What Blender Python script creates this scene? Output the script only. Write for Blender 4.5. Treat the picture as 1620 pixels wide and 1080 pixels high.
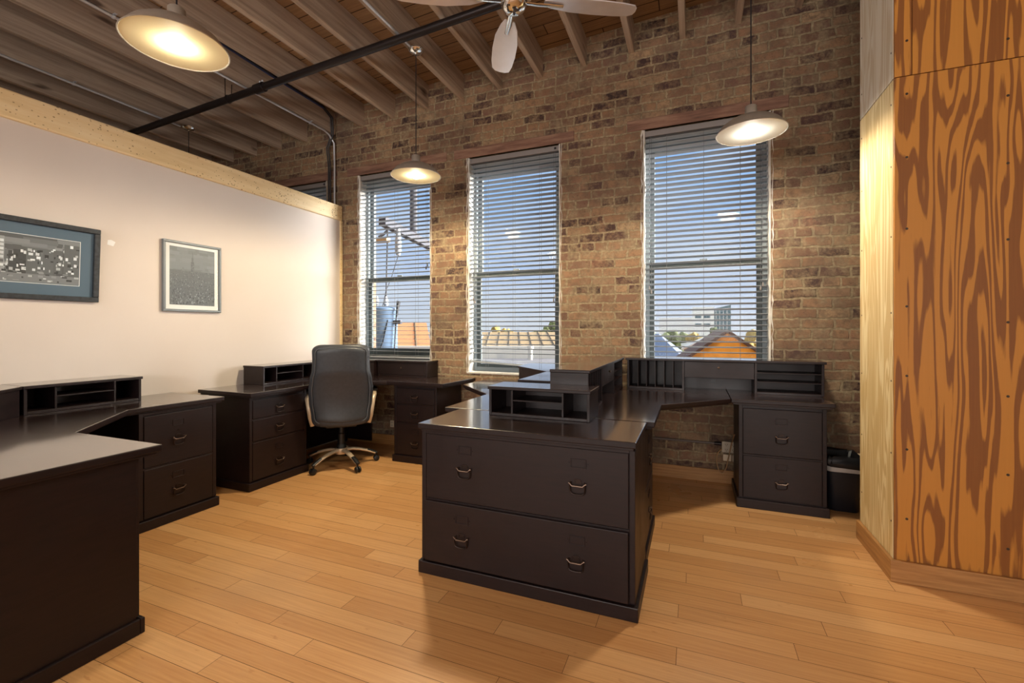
import bpy, bmesh, math, random
from math import sin, cos, pi, radians as R
from mathutils import Vector, Matrix

for o in list(bpy.data.objects):
    bpy.data.objects.remove(o)
scene = bpy.context.scene
COL = scene.collection

# ------------------------------------------------------------------ camera
YAW = 0.38367
CAM_Z = 1.237
cam_d = bpy.data.cameras.new('camera')
cam_d.sensor_width = 36.0
cam_d.lens = 714.0 / 1620.0 * 36.0
cam_d.shift_y = -19.0 / 1620.0
cam_d.clip_start = 0.02
cam_d.clip_end = 600
cam = bpy.data.objects.new('camera', cam_d)
COL.objects.link(cam)
cam.location = (0, 0, CAM_Z)
cam.rotation_euler = (R(90), 0, YAW)
scene.camera = cam

# ------------------------------------------------------------------ view
scene.view_settings.view_transform = 'Standard'
scene.view_settings.look = 'None'
scene.view_settings.gamma = 1.0
scene.view_settings.use_curve_mapping = False
scene.view_settings.exposure = 0.0
scene.cycles.use_denoising = True
scene.cycles.max_bounces = 8
scene.cycles.diffuse_bounces = 4
scene.cycles.glossy_bounces = 4
scene.cycles.transparent_max_bounces = 12
scene.cycles.sample_clamp_indirect = 6.0
scene.cycles.caustics_reflective = False
scene.cycles.caustics_refractive = False

# ------------------------------------------------------------------ world: late-day sky, added glow off to the right
world = bpy.data.worlds.new('sky')
scene.world = world
world.use_nodes = True
wn = world.node_tree.nodes
wl = world.node_tree.links
wn.clear()


def wnode(t, **k):
    n = wn.new(t)
    for a, v in k.items():
        setattr(n, a, v)
    return n


w_out = wnode('ShaderNodeOutputWorld')
w_bg = wnode('ShaderNodeBackground')
w_tc = wnode('ShaderNodeTexCoord')
w_sep = wnode('ShaderNodeSeparateXYZ')
w_ramp = wnode('ShaderNodeValToRGB')
wl.new(w_tc.outputs['Generated'], w_sep.inputs[0])
wl.new(w_sep.outputs['Z'], w_ramp.inputs[0])
cr = w_ramp.color_ramp
cr.elements[0].position = 0.0
cr.elements[0].color = (0.66, 0.71, 0.81, 1)
cr.elements[1].position = 0.46
cr.elements[1].color = (0.20, 0.43, 0.90, 1)
e = cr.elements.new(0.12)
e.color = (0.52, 0.65, 0.92, 1)
e = cr.elements.new(0.30)
e.color = (0.34, 0.57, 0.96, 1)
# thin cloud
w_map = wnode('ShaderNodeMapping')
w_map.inputs['Scale'].default_value = (1.5, 1.5, 5.0)
w_noise = wnode('ShaderNodeTexNoise')
w_noise.inputs['Scale'].default_value = 2.2
w_noise.inputs['Detail'].default_value = 5
wl.new(w_tc.outputs['Generated'], w_map.inputs[0])
wl.new(w_map.outputs[0], w_noise.inputs['Vector'])
w_cr2 = wnode('ShaderNodeValToRGB')
w_cr2.color_ramp.elements[0].position = 0.45
w_cr2.color_ramp.elements[1].position = 0.72
w_cr2.color_ramp.elements[1].color = (0.7, 0.7, 0.7, 1)
wl.new(w_noise.outputs[0], w_cr2.inputs[0])
w_mix = wnode('ShaderNodeMix', data_type='RGBA')
wl.new(w_cr2.outputs[0], w_mix.inputs[0])
wl.new(w_ramp.outputs[0], w_mix.inputs[6])
w_mix.inputs[7].default_value = (0.80, 0.84, 0.90, 1)
# unseen sky glow to the right, added to light the room through the windows
GLOW_AZ, GLOW_EL = R(62), R(17)
gdir = Vector((sin(GLOW_AZ) * cos(GLOW_EL), cos(GLOW_AZ) * cos(GLOW_EL), sin(GLOW_EL)))
w_dot = wnode('ShaderNodeVectorMath', operation='DOT_PRODUCT')
w_dot.inputs[1].default_value = gdir
wl.new(w_tc.outputs['Generated'], w_dot.inputs[0])
w_mr = wnode('ShaderNodeMapRange', interpolation_type='SMOOTHSTEP')
w_mr.inputs['From Min'].default_value = 0.84
w_mr.inputs['From Max'].default_value = 1.0
w_mr.inputs['To Min'].default_value = 0.0
w_mr.inputs['To Max'].default_value = 62.0
wl.new(w_dot.outputs['Value'], w_mr.inputs['Value'])
w_gl = wnode('ShaderNodeVectorMath', operation='SCALE')
w_gl.inputs[0].default_value = (1.0, 0.97, 0.95)
wl.new(w_mr.outputs[0], w_gl.inputs['Scale'])
w_add = wnode('ShaderNodeVectorMath', operation='ADD')
wl.new(w_mix.outputs[2], w_add.inputs[0])
wl.new(w_gl.outputs[0], w_add.inputs[1])
wl.new(w_add.outputs[0], w_bg.inputs['Color'])
w_bg.inputs['Strength'].default_value = 1.0
wl.new(w_bg.outputs[0], w_out.inputs[0])
world.cycles.sampling_method = 'MANUAL'
world.cycles.sample_map_resolution = 1024

# ------------------------------------------------------------------ sun on the roofs outside, and fill lights added behind the camera
sun_d = bpy.data.lights.new('sun', 'SUN')
sun_d.energy = 1.3
sun_d.angle = R(1.0)
sun_d.color = (1.0, 0.90, 0.74)
sun = bpy.data.objects.new('sun', sun_d)
COL.objects.link(sun)
sun.rotation_euler = Vector((0.30, 0.70, -0.60)).to_track_quat('-Z', 'Y').to_euler()


def area(name, loc, direction, sx, sy, power, color):
    d = bpy.data.lights.new(name, 'AREA')
    d.shape = 'RECTANGLE'
    d.size = sx
    d.size_y = sy
    d.energy = power
    d.color = color
    o = bpy.data.objects.new(name, d)
    COL.objects.link(o)
    o.location = loc
    o.rotation_euler = Vector(direction).to_track_quat('-Z', 'Y').to_euler()
    return o


area('rear_fill_light', (-2.4, -4.85, 2.0), (0.0, 1, 0.75), 2.5, 2.6, 225, (1.0, 0.965, 0.93))
area('rear_fill_light', (0.2, -4.85, 2.0), (0.0, 1, 0.75), 2.5, 2.6, 225, (1.0, 0.965, 0.93))
area('rear_fill_light', (2.8, -4.85, 2.0), (-0.15, 1, 0.6), 2.4, 2.6, 120, (1.0, 0.965, 0.93))


# ------------------------------------------------------------------ materials
def lin(c):
    return tuple(((v / 255.0) / 12.92) if v / 255.0 <= 0.04045 else (((v / 255.0) + 0.055) / 1.055) ** 2.4 for v in c)


class Mat:
    def __init__(self, name):
        self.m = bpy.data.materials.new(name)
        self.m.use_nodes = True
        self.nt = self.m.node_tree
        self.n = self.nt.nodes
        self.l = self.nt.links
        self.b = self.n.get('Principled BSDF')
        self.out = self.n.get('Material Output')

    def node(self, t, ins=None, **k):
        n = self.n.new(t)
        for a, v in k.items():
            setattr(n, a, v)
        for a, v in (ins or {}).items():
            if hasattr(v, 'links') or isinstance(v, bpy.types.NodeSocket):
                self.l.new(v, n.inputs[a])
            else:
                n.inputs[a].default_value = v
        return n

    def set(self, **k):
        names = dict(color='Base Color', rough='Roughness', metal='Metallic', coat='Coat Weight', coat_rough='Coat Roughness',
                     spec='Specular IOR Level', emis='Emission Color', strength='Emission Strength', normal='Normal')
        for a, v in k.items():
            s = self.b.inputs[names[a]]
            if isinstance(v, bpy.types.NodeSocket):
                self.l.new(v, s)
            elif a in ('color', 'emis') and len(v) == 3:
                s.default_value = (*v, 1)
            else:
                s.default_value = v
        return self

    def coords(self, scale=(1, 1, 1), loc=(0, 0, 0), rot=(0, 0, 0)):
        tc = self.node('ShaderNodeTexCoord')
        mp = self.node('ShaderNodeMapping', {0: tc.outputs['Object'], 'Scale': scale, 'Location': loc, 'Rotation': rot})
        return mp.outputs[0]

    def noise(self, vec, scale=5.0, detail=3.0, rough=0.5, dist=0.0):
        return self.node('ShaderNodeTexNoise', {'Vector': vec, 'Scale': scale, 'Detail': detail, 'Roughness': rough, 'Distortion': dist}).outputs[0]

    def ramp(self, fac, stops, interp='LINEAR'):
        n = self.node('ShaderNodeValToRGB', {0: fac})
        n.color_ramp.interpolation = interp
        el = n.color_ramp.elements
        while len(el) < len(stops):
            el.new(0.5)
        for e_, (p, c) in zip(el, stops):
            e_.position = p
            e_.color = (*c, 1) if len(c) == 3 else c
        return n.outputs[0]

    def mix(self, fac, a, b, blend='MIX'):
        n = self.node('ShaderNodeMix', data_type='RGBA', blend_type=blend)
        for i, v in ((0, fac), (6, a), (7, b)):
            if isinstance(v, bpy.types.NodeSocket):
                self.l.new(v, n.inputs[i])
            else:
                n.inputs[i].default_value = v if i == 0 else ((*v, 1) if len(v) == 3 else v)
        return n.outputs[2]

    def math(self, op, a, b=0.0, c=0.0):
        n = self.node('ShaderNodeMath', operation=op)
        for i, v in ((0, a), (1, b), (2, c)):
            if isinstance(v, bpy.types.NodeSocket):
                self.l.new(v, n.inputs[i])
            else:
                n.inputs[i].default_value = v
        return n.outputs[0]

    def attr(self, name):
        return self.node('ShaderNodeAttribute', attribute_name=name)

    def bump(self, h, strength=0.3, dist=0.01):
        return self.node('ShaderNodeBump', {'Height': h, 'Strength': strength, 'Distance': dist}).outputs[0]


MATS = {}


def simple(name, rgb, rough=0.5, metal=0.0, coat=0.0, noise=0.0, nscale=8.0, spec=0.5, bump=0.0):
    m = Mat(name)
    c = lin(rgb)
    if noise > 0:
        n = m.noise(m.coords(), nscale, 4)
        f = m.ramp(n, [(0.3, tuple(max(0, v * (1 - noise)) for v in c)), (0.7, tuple(min(1, v * (1 + noise)) for v in c))])
        m.set(color=f)
    else:
        m.set(color=c)
    m.set(rough=rough, metal=metal, coat=coat, spec=spec)
    if bump > 0:
        m.set(normal=m.bump(m.noise(m.coords(), nscale * 10, 3), bump, 0.002))
    MATS[name] = m.m
    return m.m


def build_materials():
    # brick
    m = Mat('chicago_brick')
    tc = m.node('ShaderNodeTexCoord')
    sp = m.node('ShaderNodeSeparateXYZ', {0: tc.outputs['Object']})
    wob = m.noise(tc.outputs['Object'], 3.0, 3)
    wob = m.math('MULTIPLY_ADD', wob, 0.036, -0.018)
    fine = m.noise(tc.outputs['Object'], 26.0, 2)
    fine = m.math('MULTIPLY_ADD', fine, 0.020, -0.010)
    zz = m.math('ADD', m.math('ADD', sp.outputs['Z'], wob), fine)
    xx = m.math('ADD', m.math('ADD', sp.outputs['X'], m.math('MULTIPLY', wob, 2.0)), fine)
    v = m.node('ShaderNodeCombineXYZ', {0: xx, 1: zz}).outputs[0]
    br = m.node('ShaderNodeTexBrick', {'Vector': v, 'Color1': (0, 0, 0, 1), 'Color2': (1, 1, 1, 1), 'Mortar': (0.5, 0.5, 0.5, 1), 'Scale': 1.0,
                                       'Mortar Size': 0.0095, 'Mortar Smooth': 0.3, 'Bias': 0.0, 'Brick Width': 0.215, 'Row Height': 0.0775},
                offset=0.5, squash=0.55, squash_frequency=5)
    per = m.ramp(br.outputs['Color'], [(0.0, lin((60, 46, 46))), (0.24, lin((92, 68, 62))), (0.38, lin((142, 108, 84))), (0.62, lin((160, 126, 96))), (0.80, lin((124, 92, 78))), (1.0, lin((176, 146, 112)))])
    bl = m.noise(tc.outputs['Object'], 22.0, 6, 0.7)
    per = m.mix(m.ramp(bl, [(0.42, (0, 0, 0)), (0.62, (1, 1, 1))]), per, lin((130, 106, 84)))
    dark = m.noise(tc.outputs['Object'], 75.0, 3, 0.7)
    per = m.mix(m.ramp(dark, [(0.60, (0, 0, 0)), (0.72, (0.7, 0.7, 0.7))]), per, lin((66, 48, 40)))
    mort = m.ramp(m.noise(tc.outputs['Object'], 40.0, 4), [(0.3, lin((128, 112, 88))), (0.7, lin((172, 154, 124)))])
    smear = m.ramp(m.noise(tc.outputs['Object'], 6.5, 6, 0.75), [(0.49, (0, 0, 0)), (0.63, (0.7, 0.7, 0.7))])
    fac = m.math('MAXIMUM', br.outputs['Fac'], smear)
    col = m.mix(fac, per, mort)
    # old soot blotches and pinkish rubbed patches
    soot = m.ramp(m.noise(tc.outputs['Object'], 1.7, 5, 0.65), [(0.44, (0, 0, 0)), (0.70, (0.6, 0.6, 0.6))])
    col = m.mix(soot, col, lin((80, 66, 60)))
    pink = m.ramp(m.noise(m.coords(loc=(5, 3, 9)), 3.1, 6, 0.7), [(0.60, (0, 0, 0)), (0.70, (0.5, 0.5, 0.5))])
    col = m.mix(pink, col, lin((158, 116, 92)))
    m.set(color=col, rough=0.92, spec=0.2)
    h = m.math('ADD', m.math('MULTIPLY', m.math('SUBTRACT', 1.0, br.outputs['Fac']), 1.0), m.math('MULTIPLY', m.noise(tc.outputs['Object'], 60, 5, 0.7), 0.8))
    m.set(normal=m.bump(h, 0.75, 0.008))
    MATS['brick'] = m.m

    # bamboo floor boards (tone attribute per board)
    m = Mat('bamboo_floor')
    at = m.attr('tone')
    tone = m.node('ShaderNodeSeparateColor', {0: at.outputs['Color']})
    tc = m.node('ShaderNodeTexCoord')
    off = m.node('ShaderNodeCombineXYZ', {0: m.math('MULTIPLY', tone.outputs[1], 40.0), 1: m.math('MULTIPLY', tone.outputs[0], 9.0), 2: 0.0}).outputs[0]
    vv = m.node('ShaderNodeVectorMath', {0: tc.outputs['Object'], 1: off}, operation='ADD').outputs[0]
    st = m.node('ShaderNodeMapping', {0: vv, 'Scale': (1.6, 60.0, 1.0)}).outputs[0]
    g = m.noise(st, 1.6, 4, 0.6)
    base = m.ramp(tone.outputs[0], [(0.0, lin((190, 136, 84))), (0.5, lin((210, 157, 102))), (1.0, lin((224, 176, 122)))])
    col = m.mix(0.35, base, m.ramp(g, [(0.30, lin((176, 118, 66))), (0.7, lin((228, 180, 122)))]))
    kn = m.noise(m.node('ShaderNodeMapping', {0: vv, 'Scale': (9.0, 30.0, 1.0)}).outputs[0], 1.0, 3, 0.6)
    col = m.mix(m.ramp(kn, [(0.66, (0, 0, 0)), (0.76, (0.55, 0.55, 0.55))]), col, lin((160, 98, 46)))
    scuff = m.ramp(m.noise(tc.outputs['Object'], 1.1, 5, 0.6), [(0.52, (0, 0, 0)), (0.75, (0.38, 0.38, 0.38))])
    col = m.mix(scuff, col, lin((186, 152, 118)))
    m.set(color=col, spec=0.35)
    m.set(rough=m.ramp(m.noise(tc.outputs['Object'], 2.3, 4), [(0.3, (0.27, 0.27, 0.27)), (0.75, (0.42, 0.42, 0.42))]))
    MATS['floor'] = m.m
    simple('gap', (60, 38, 22), 0.9)

    # ceiling deck boards
    m = Mat('deck_boards')
    at = m.attr('tone')
    tone = m.node('ShaderNodeSeparateColor', {0: at.outputs['Color']})
    tc = m.node('ShaderNodeTexCoord')
    st = m.node('ShaderNodeMapping', {0: tc.outputs['Object'], 'Scale': (1.5, 26.0, 1.0)}).outputs[0]
    g = m.noise(st, 2.0, 5, 0.65)
    base = m.ramp(tone.outputs[0], [(0.0, lin((124, 94, 68))), (0.5, lin((156, 122, 88))), (1.0, lin((178, 144, 106)))])
    col = m.mix(0.5, base, m.ramp(g, [(0.3, lin((112, 82, 58))), (0.7, lin((172, 136, 98)))]))
    m.set(color=col, rough=0.8, spec=0.2)
    MATS['deck'] = m.m

    # joists
    m = Mat('old_joist_wood')
    st = m.coords(scale=(14.0, 0.55, 14.0))
    oi = m.node('ShaderNodeObjectInfo')
    st = m.node('ShaderNodeVectorMath', {0: st, 1: m.node('ShaderNodeCombineXYZ', {0: m.math('MULTIPLY', oi.outputs['Random'], 60.0)}).outputs[0]}, operation='ADD').outputs[0]
    g = m.noise(st, 1.6, 6, 0.62, 0.6)
    col = m.ramp(g, [(0.25, lin((128, 112, 100))), (0.5, lin((174, 154, 136))), (0.75, lin((200, 182, 162)))])
    kn = m.noise(m.coords(scale=(3, 1.4, 6.0)), 1.5, 2, 0.5)
    col = m.mix(m.ramp(kn, [(0.68, (0, 0, 0)), (0.76, (0.8, 0.8, 0.8))]), col, lin((66, 46, 36)))
    m.set(color=col, rough=0.75, spec=0.25)
    MATS['joist'] = m.m

    # pale pine with pin knots: beam and trims
    m = Mat('knotty_pine')
    g = m.noise(m.coords(scale=(9, 0.8, 9)), 2.0, 5, 0.6)
    col = m.ramp(g, [(0.25, lin((222, 190, 136))), (0.5, lin((236, 208, 158))), (0.75, lin((244, 222, 180)))])
    vo = m.node('ShaderNodeTexVoronoi', {'Vector': m.coords(scale=(1, 1.0, 1.6)), 'Scale': 34.0, 'Randomness': 1.0})
    vs = m.noise(m.coords(), 3.5, 3)
    sp_ = m.math('LESS_THAN', vo.outputs['Distance'], m.math('MULTIPLY', m.math('SUBTRACT', vs, 0.30), 0.8))
    col = m.mix(m.math('MULTIPLY', sp_, 0.75), col, lin((140, 98, 56)))
    vo2 = m.node('ShaderNodeTexVoronoi', {'Vector': m.coords(scale=(1, 1.0, 1.2)), 'Scale': 2.6, 'Randomness': 1.0})
    col = m.mix(m.ramp(vo2.outputs['Distance'], [(0.03, (0.85, 0.85, 0.85)), (0.085, (0, 0, 0))]), col, lin((132, 84, 44)))
    m.set(color=col, rough=0.55)
    MATS['pine'] = m.m

    # plywood with big cathedral grain
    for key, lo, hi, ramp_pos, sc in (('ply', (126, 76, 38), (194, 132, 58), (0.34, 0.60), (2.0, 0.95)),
                                      ('ply_pale_lit', (206, 174, 118), (234, 212, 164), (0.30, 0.80), (1.6, 0.8)),  # same plywood on the lit side, lamp light put into the colour
                                      ('ply_white_lit', (226, 210, 182), (246, 238, 220), (0.30, 0.80), (1.4, 0.8))):  # paler upper sheet, with the light falling on it put into the colour
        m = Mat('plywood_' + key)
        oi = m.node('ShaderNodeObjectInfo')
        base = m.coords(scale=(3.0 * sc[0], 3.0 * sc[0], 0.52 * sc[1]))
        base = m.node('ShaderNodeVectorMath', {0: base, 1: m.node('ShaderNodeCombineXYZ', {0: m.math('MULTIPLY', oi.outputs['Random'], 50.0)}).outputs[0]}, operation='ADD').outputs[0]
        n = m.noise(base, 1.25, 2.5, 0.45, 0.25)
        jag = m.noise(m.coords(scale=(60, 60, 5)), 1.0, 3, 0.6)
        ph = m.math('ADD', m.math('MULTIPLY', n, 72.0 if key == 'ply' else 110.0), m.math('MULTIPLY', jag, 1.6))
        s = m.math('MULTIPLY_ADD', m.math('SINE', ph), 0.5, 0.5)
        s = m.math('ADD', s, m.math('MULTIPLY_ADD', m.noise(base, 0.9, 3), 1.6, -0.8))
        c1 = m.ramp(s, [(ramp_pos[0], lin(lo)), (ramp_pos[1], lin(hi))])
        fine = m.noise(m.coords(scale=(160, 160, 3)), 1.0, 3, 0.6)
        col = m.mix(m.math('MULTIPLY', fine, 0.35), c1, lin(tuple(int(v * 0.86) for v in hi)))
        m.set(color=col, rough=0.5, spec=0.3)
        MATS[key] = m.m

    # stained baseboard
    m = Mat('stained_baseboard')
    g = m.noise(m.coords(scale=(2, 2, 40)), 2.0, 5, 0.6)
    m.set(color=m.ramp(g, [(0.25, lin((142, 96, 52))), (0.75, lin((190, 142, 86)))]), rough=0.5)
    MATS['baseboard'] = m.m

    # lintel timber
    m = Mat('lintel_timber')
    g = m.noise(m.coords(scale=(1.4, 10, 14)), 2.0, 6, 0.65)
    col = m.ramp(g, [(0.25, lin((78, 58, 48))), (0.5, lin((126, 92, 76))), (0.75, lin((158, 128, 106)))])
    m.set(color=col, rough=0.85, normal=m.bump(g, 0.4, 0.01))
    MATS['lintel'] = m.m

    # painted partition
    m = Mat('cream_paint')
    g = m.noise(m.coords(), 1.2, 3)
    col = m.ramp(g, [(0.3, lin((215, 203, 193))), (0.7, lin((220, 209, 200)))])
    m.set(color=col, rough=0.65, spec=0.3, normal=m.bump(m.noise(m.coords(), 160, 2), 0.06, 0.002))
    MATS['paint'] = m.m

    # espresso furniture
    m = Mat('espresso_wood')
    g = m.noise(m.coords(scale=(3, 3, 22)), 3.0, 4)
    col = m.ramp(g, [(0.3, lin((28, 19, 20))), (0.7, lin((37, 24, 24)))])
    m.set(color=col, spec=0.32)
    m.set(rough=m.ramp(m.noise(m.coords(), 6, 3), [(0.3, (0.36, 0.36, 0.36)), (0.7, (0.48, 0.48, 0.48))]))
    MATS['espresso'] = m.m
    m = Mat('espresso_top')
    g = m.noise(m.coords(scale=(3, 20, 3)), 3.0, 4)
    m.set(color=m.ramp(g, [(0.3, lin((40, 27, 26))), (0.7, lin((50, 33, 31)))]), spec=0.8, coat=1.0, coat_rough=0.09)
    m.b.inputs['Coat IOR'].default_value = 1.9
    m.set(rough=0.3)
    MATS['espresso_top'] = m.m
    simple('shadow_gap', (14, 10, 10), 0.8)

    simple('bronze', (56, 47, 44), 0.42, 0.9)
    simple('bronze_light', (112, 94, 82), 0.38, 0.9)
    simple('chrome', (225, 228, 232), 0.08, 1.0)
    simple('conduit_metal', (206, 208, 214), 0.3, 0.45)
    simple('brushed_nickel', (190, 182, 170), 0.34, 0.6, noise=0.05, nscale=30)
    simple('black_iron', (44, 38, 38), 0.38, 0.6)
    simple('black_cable', (24, 24, 30), 0.5)
    simple('blue_cable', (40, 52, 104), 0.45)
    simple('fan_blade', (236, 234, 240), 0.30, 0.7, noise=0.06, nscale=6)
    simple('enamel_cream', (246, 232, 190), 0.6, spec=0.15)
    simple('enamel_white', (244, 240, 224), 0.6, spec=0.15)
    simple('black_leather', (56, 59, 65), 0.42, noise=0.12, nscale=40, bump=0.15)
    simple('leather_piping', (84, 88, 94), 0.4)
    simple('black_plastic', (20, 20, 22), 0.45)
    simple('champagne_metal', (206, 186, 160), 0.36, 0.35)
    simple('bin_plastic', (18, 20, 28), 0.5)
    simple('bin_bag', (14, 14, 16), 0.5)
    simple('bin_band', (178, 172, 166), 0.5)
    simple('blind_slat', (158, 164, 170), 0.5)
    simple('blind_rail', (132, 126, 124), 0.5)
    simple('blind_cord', (120, 120, 122), 0.7)
    simple('window_vinyl', (124, 134, 138), 0.5)
    simple('window_dark', (58, 68, 68), 0.5)
    simple('plaster_white', (206, 202, 194), 0.8, noise=0.12, nscale=30, bump=0.6)
    simple('sill_grey', (96, 98, 98), 0.7)
    simple('outlet_metal', (182, 170, 150), 0.5)
    simple('old_conduit', (104, 92, 84), 0.5)
    simple('outlet_dark', (60, 52, 46), 0.6)
    simple('outlet_white', (224, 206, 178), 0.5)
    simple('tan_cord', (168, 132, 92), 0.6)
    simple('frame_grey', (112, 118, 122), 0.4)
    simple('frame_black', (34, 38, 44), 0.5, noise=0.7, nscale=60, bump=0.5)
    simple('mat_blue', (88, 108, 126), 0.7)
    simple('mat_white', (238, 238, 238), 0.7)
    simple('rear_wall', (214, 200, 182), 0.8)
    simple('steel_screw', (70, 56, 44), 0.5, 0.5)

    # clear thin glass: panes pass light straight through with a faint reflection
    m = Mat('clear_glass')
    tr = m.node('ShaderNodeBsdfTransparent', {'Color': (0.97, 0.985, 0.98, 1)})
    gl = m.node('ShaderNodeBsdfGlossy', {'Color': (1, 1, 1, 1), 'Roughness': 0.02})
    lw = m.node('ShaderNodeLayerWeight', {'Blend': 0.5})
    fr = m.math('MULTIPLY_ADD', m.math('POWER', lw.outputs['Facing'], 5.0), 0.8, 0.004)
    mx = m.node('ShaderNodeMixShader', {0: fr, 1: tr.outputs[0], 2: gl.outputs[0]})
    m.l.new(mx.outputs[0], m.out.inputs[0])
    MATS['glass'] = m.m

    # pictures: tone painted on the printed sheet
    m = Mat('printed_picture')
    at = m.attr('ink')
    n = m.noise(m.coords(), 60, 4)
    m.set(color=m.mix(m.math('MULTIPLY', n, 0.14), at.outputs['Color'], lin((120, 126, 134))), rough=0.5)
    MATS['print'] = m.m

    for nm, c, s in (('bulb_warm', (1.0, 0.90, 0.66), 290.0), ('bulb_white', (1.0, 0.97, 0.90), 290.0)):
        m = Mat(nm)
        m.set(color=(1, 1, 1), emis=c, strength=s)
        MATS[nm] = m.m

    # outside
    simple('orange_siding', (226, 140, 36), 0.8, noise=0.15, nscale=3)
    simple('brown_shingle', (92, 60, 42), 0.9, noise=0.3, nscale=6)
    simple('slate_roof', (78, 92, 114), 0.7, noise=0.1, nscale=2)
    simple('pale_siding', (150, 146, 140), 0.8)
    simple('office_white', (232, 230, 220), 0.8)
    simple('office_glass', (92, 112, 116), 0.2)
    simple('tan_metal_roof', (150, 124, 84), 0.6, noise=0.08, nscale=2)
    simple('roof_seam', (120, 100, 70), 0.7)
    simple('parapet_white', (196, 190, 178), 0.8)
    simple('gravel_roof', (104, 100, 100), 0.9, noise=0.15, nscale=5)
    simple('tree_leaf', (98, 104, 62), 0.9, noise=0.5, nscale=1.5)
    simple('tree_leaf_gold', (156, 130, 62), 0.9, noise=0.4, nscale=1.5)
    simple('tree_trunk', (78, 62, 50), 0.9)
    simple('ground_grey', (132, 124, 112), 0.95, noise=0.2, nscale=0.3)
    simple('can_steel', (92, 112, 136), 0.5, noise=0.08, nscale=4)
    simple('weathered_pole', (72, 72, 78), 0.85, noise=0.15, nscale=10)
    simple('porcelain', (160, 164, 170), 0.3)
    simple('lamp_housing', (190, 156, 110), 0.5)


build_materials()
M = MATS


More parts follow.
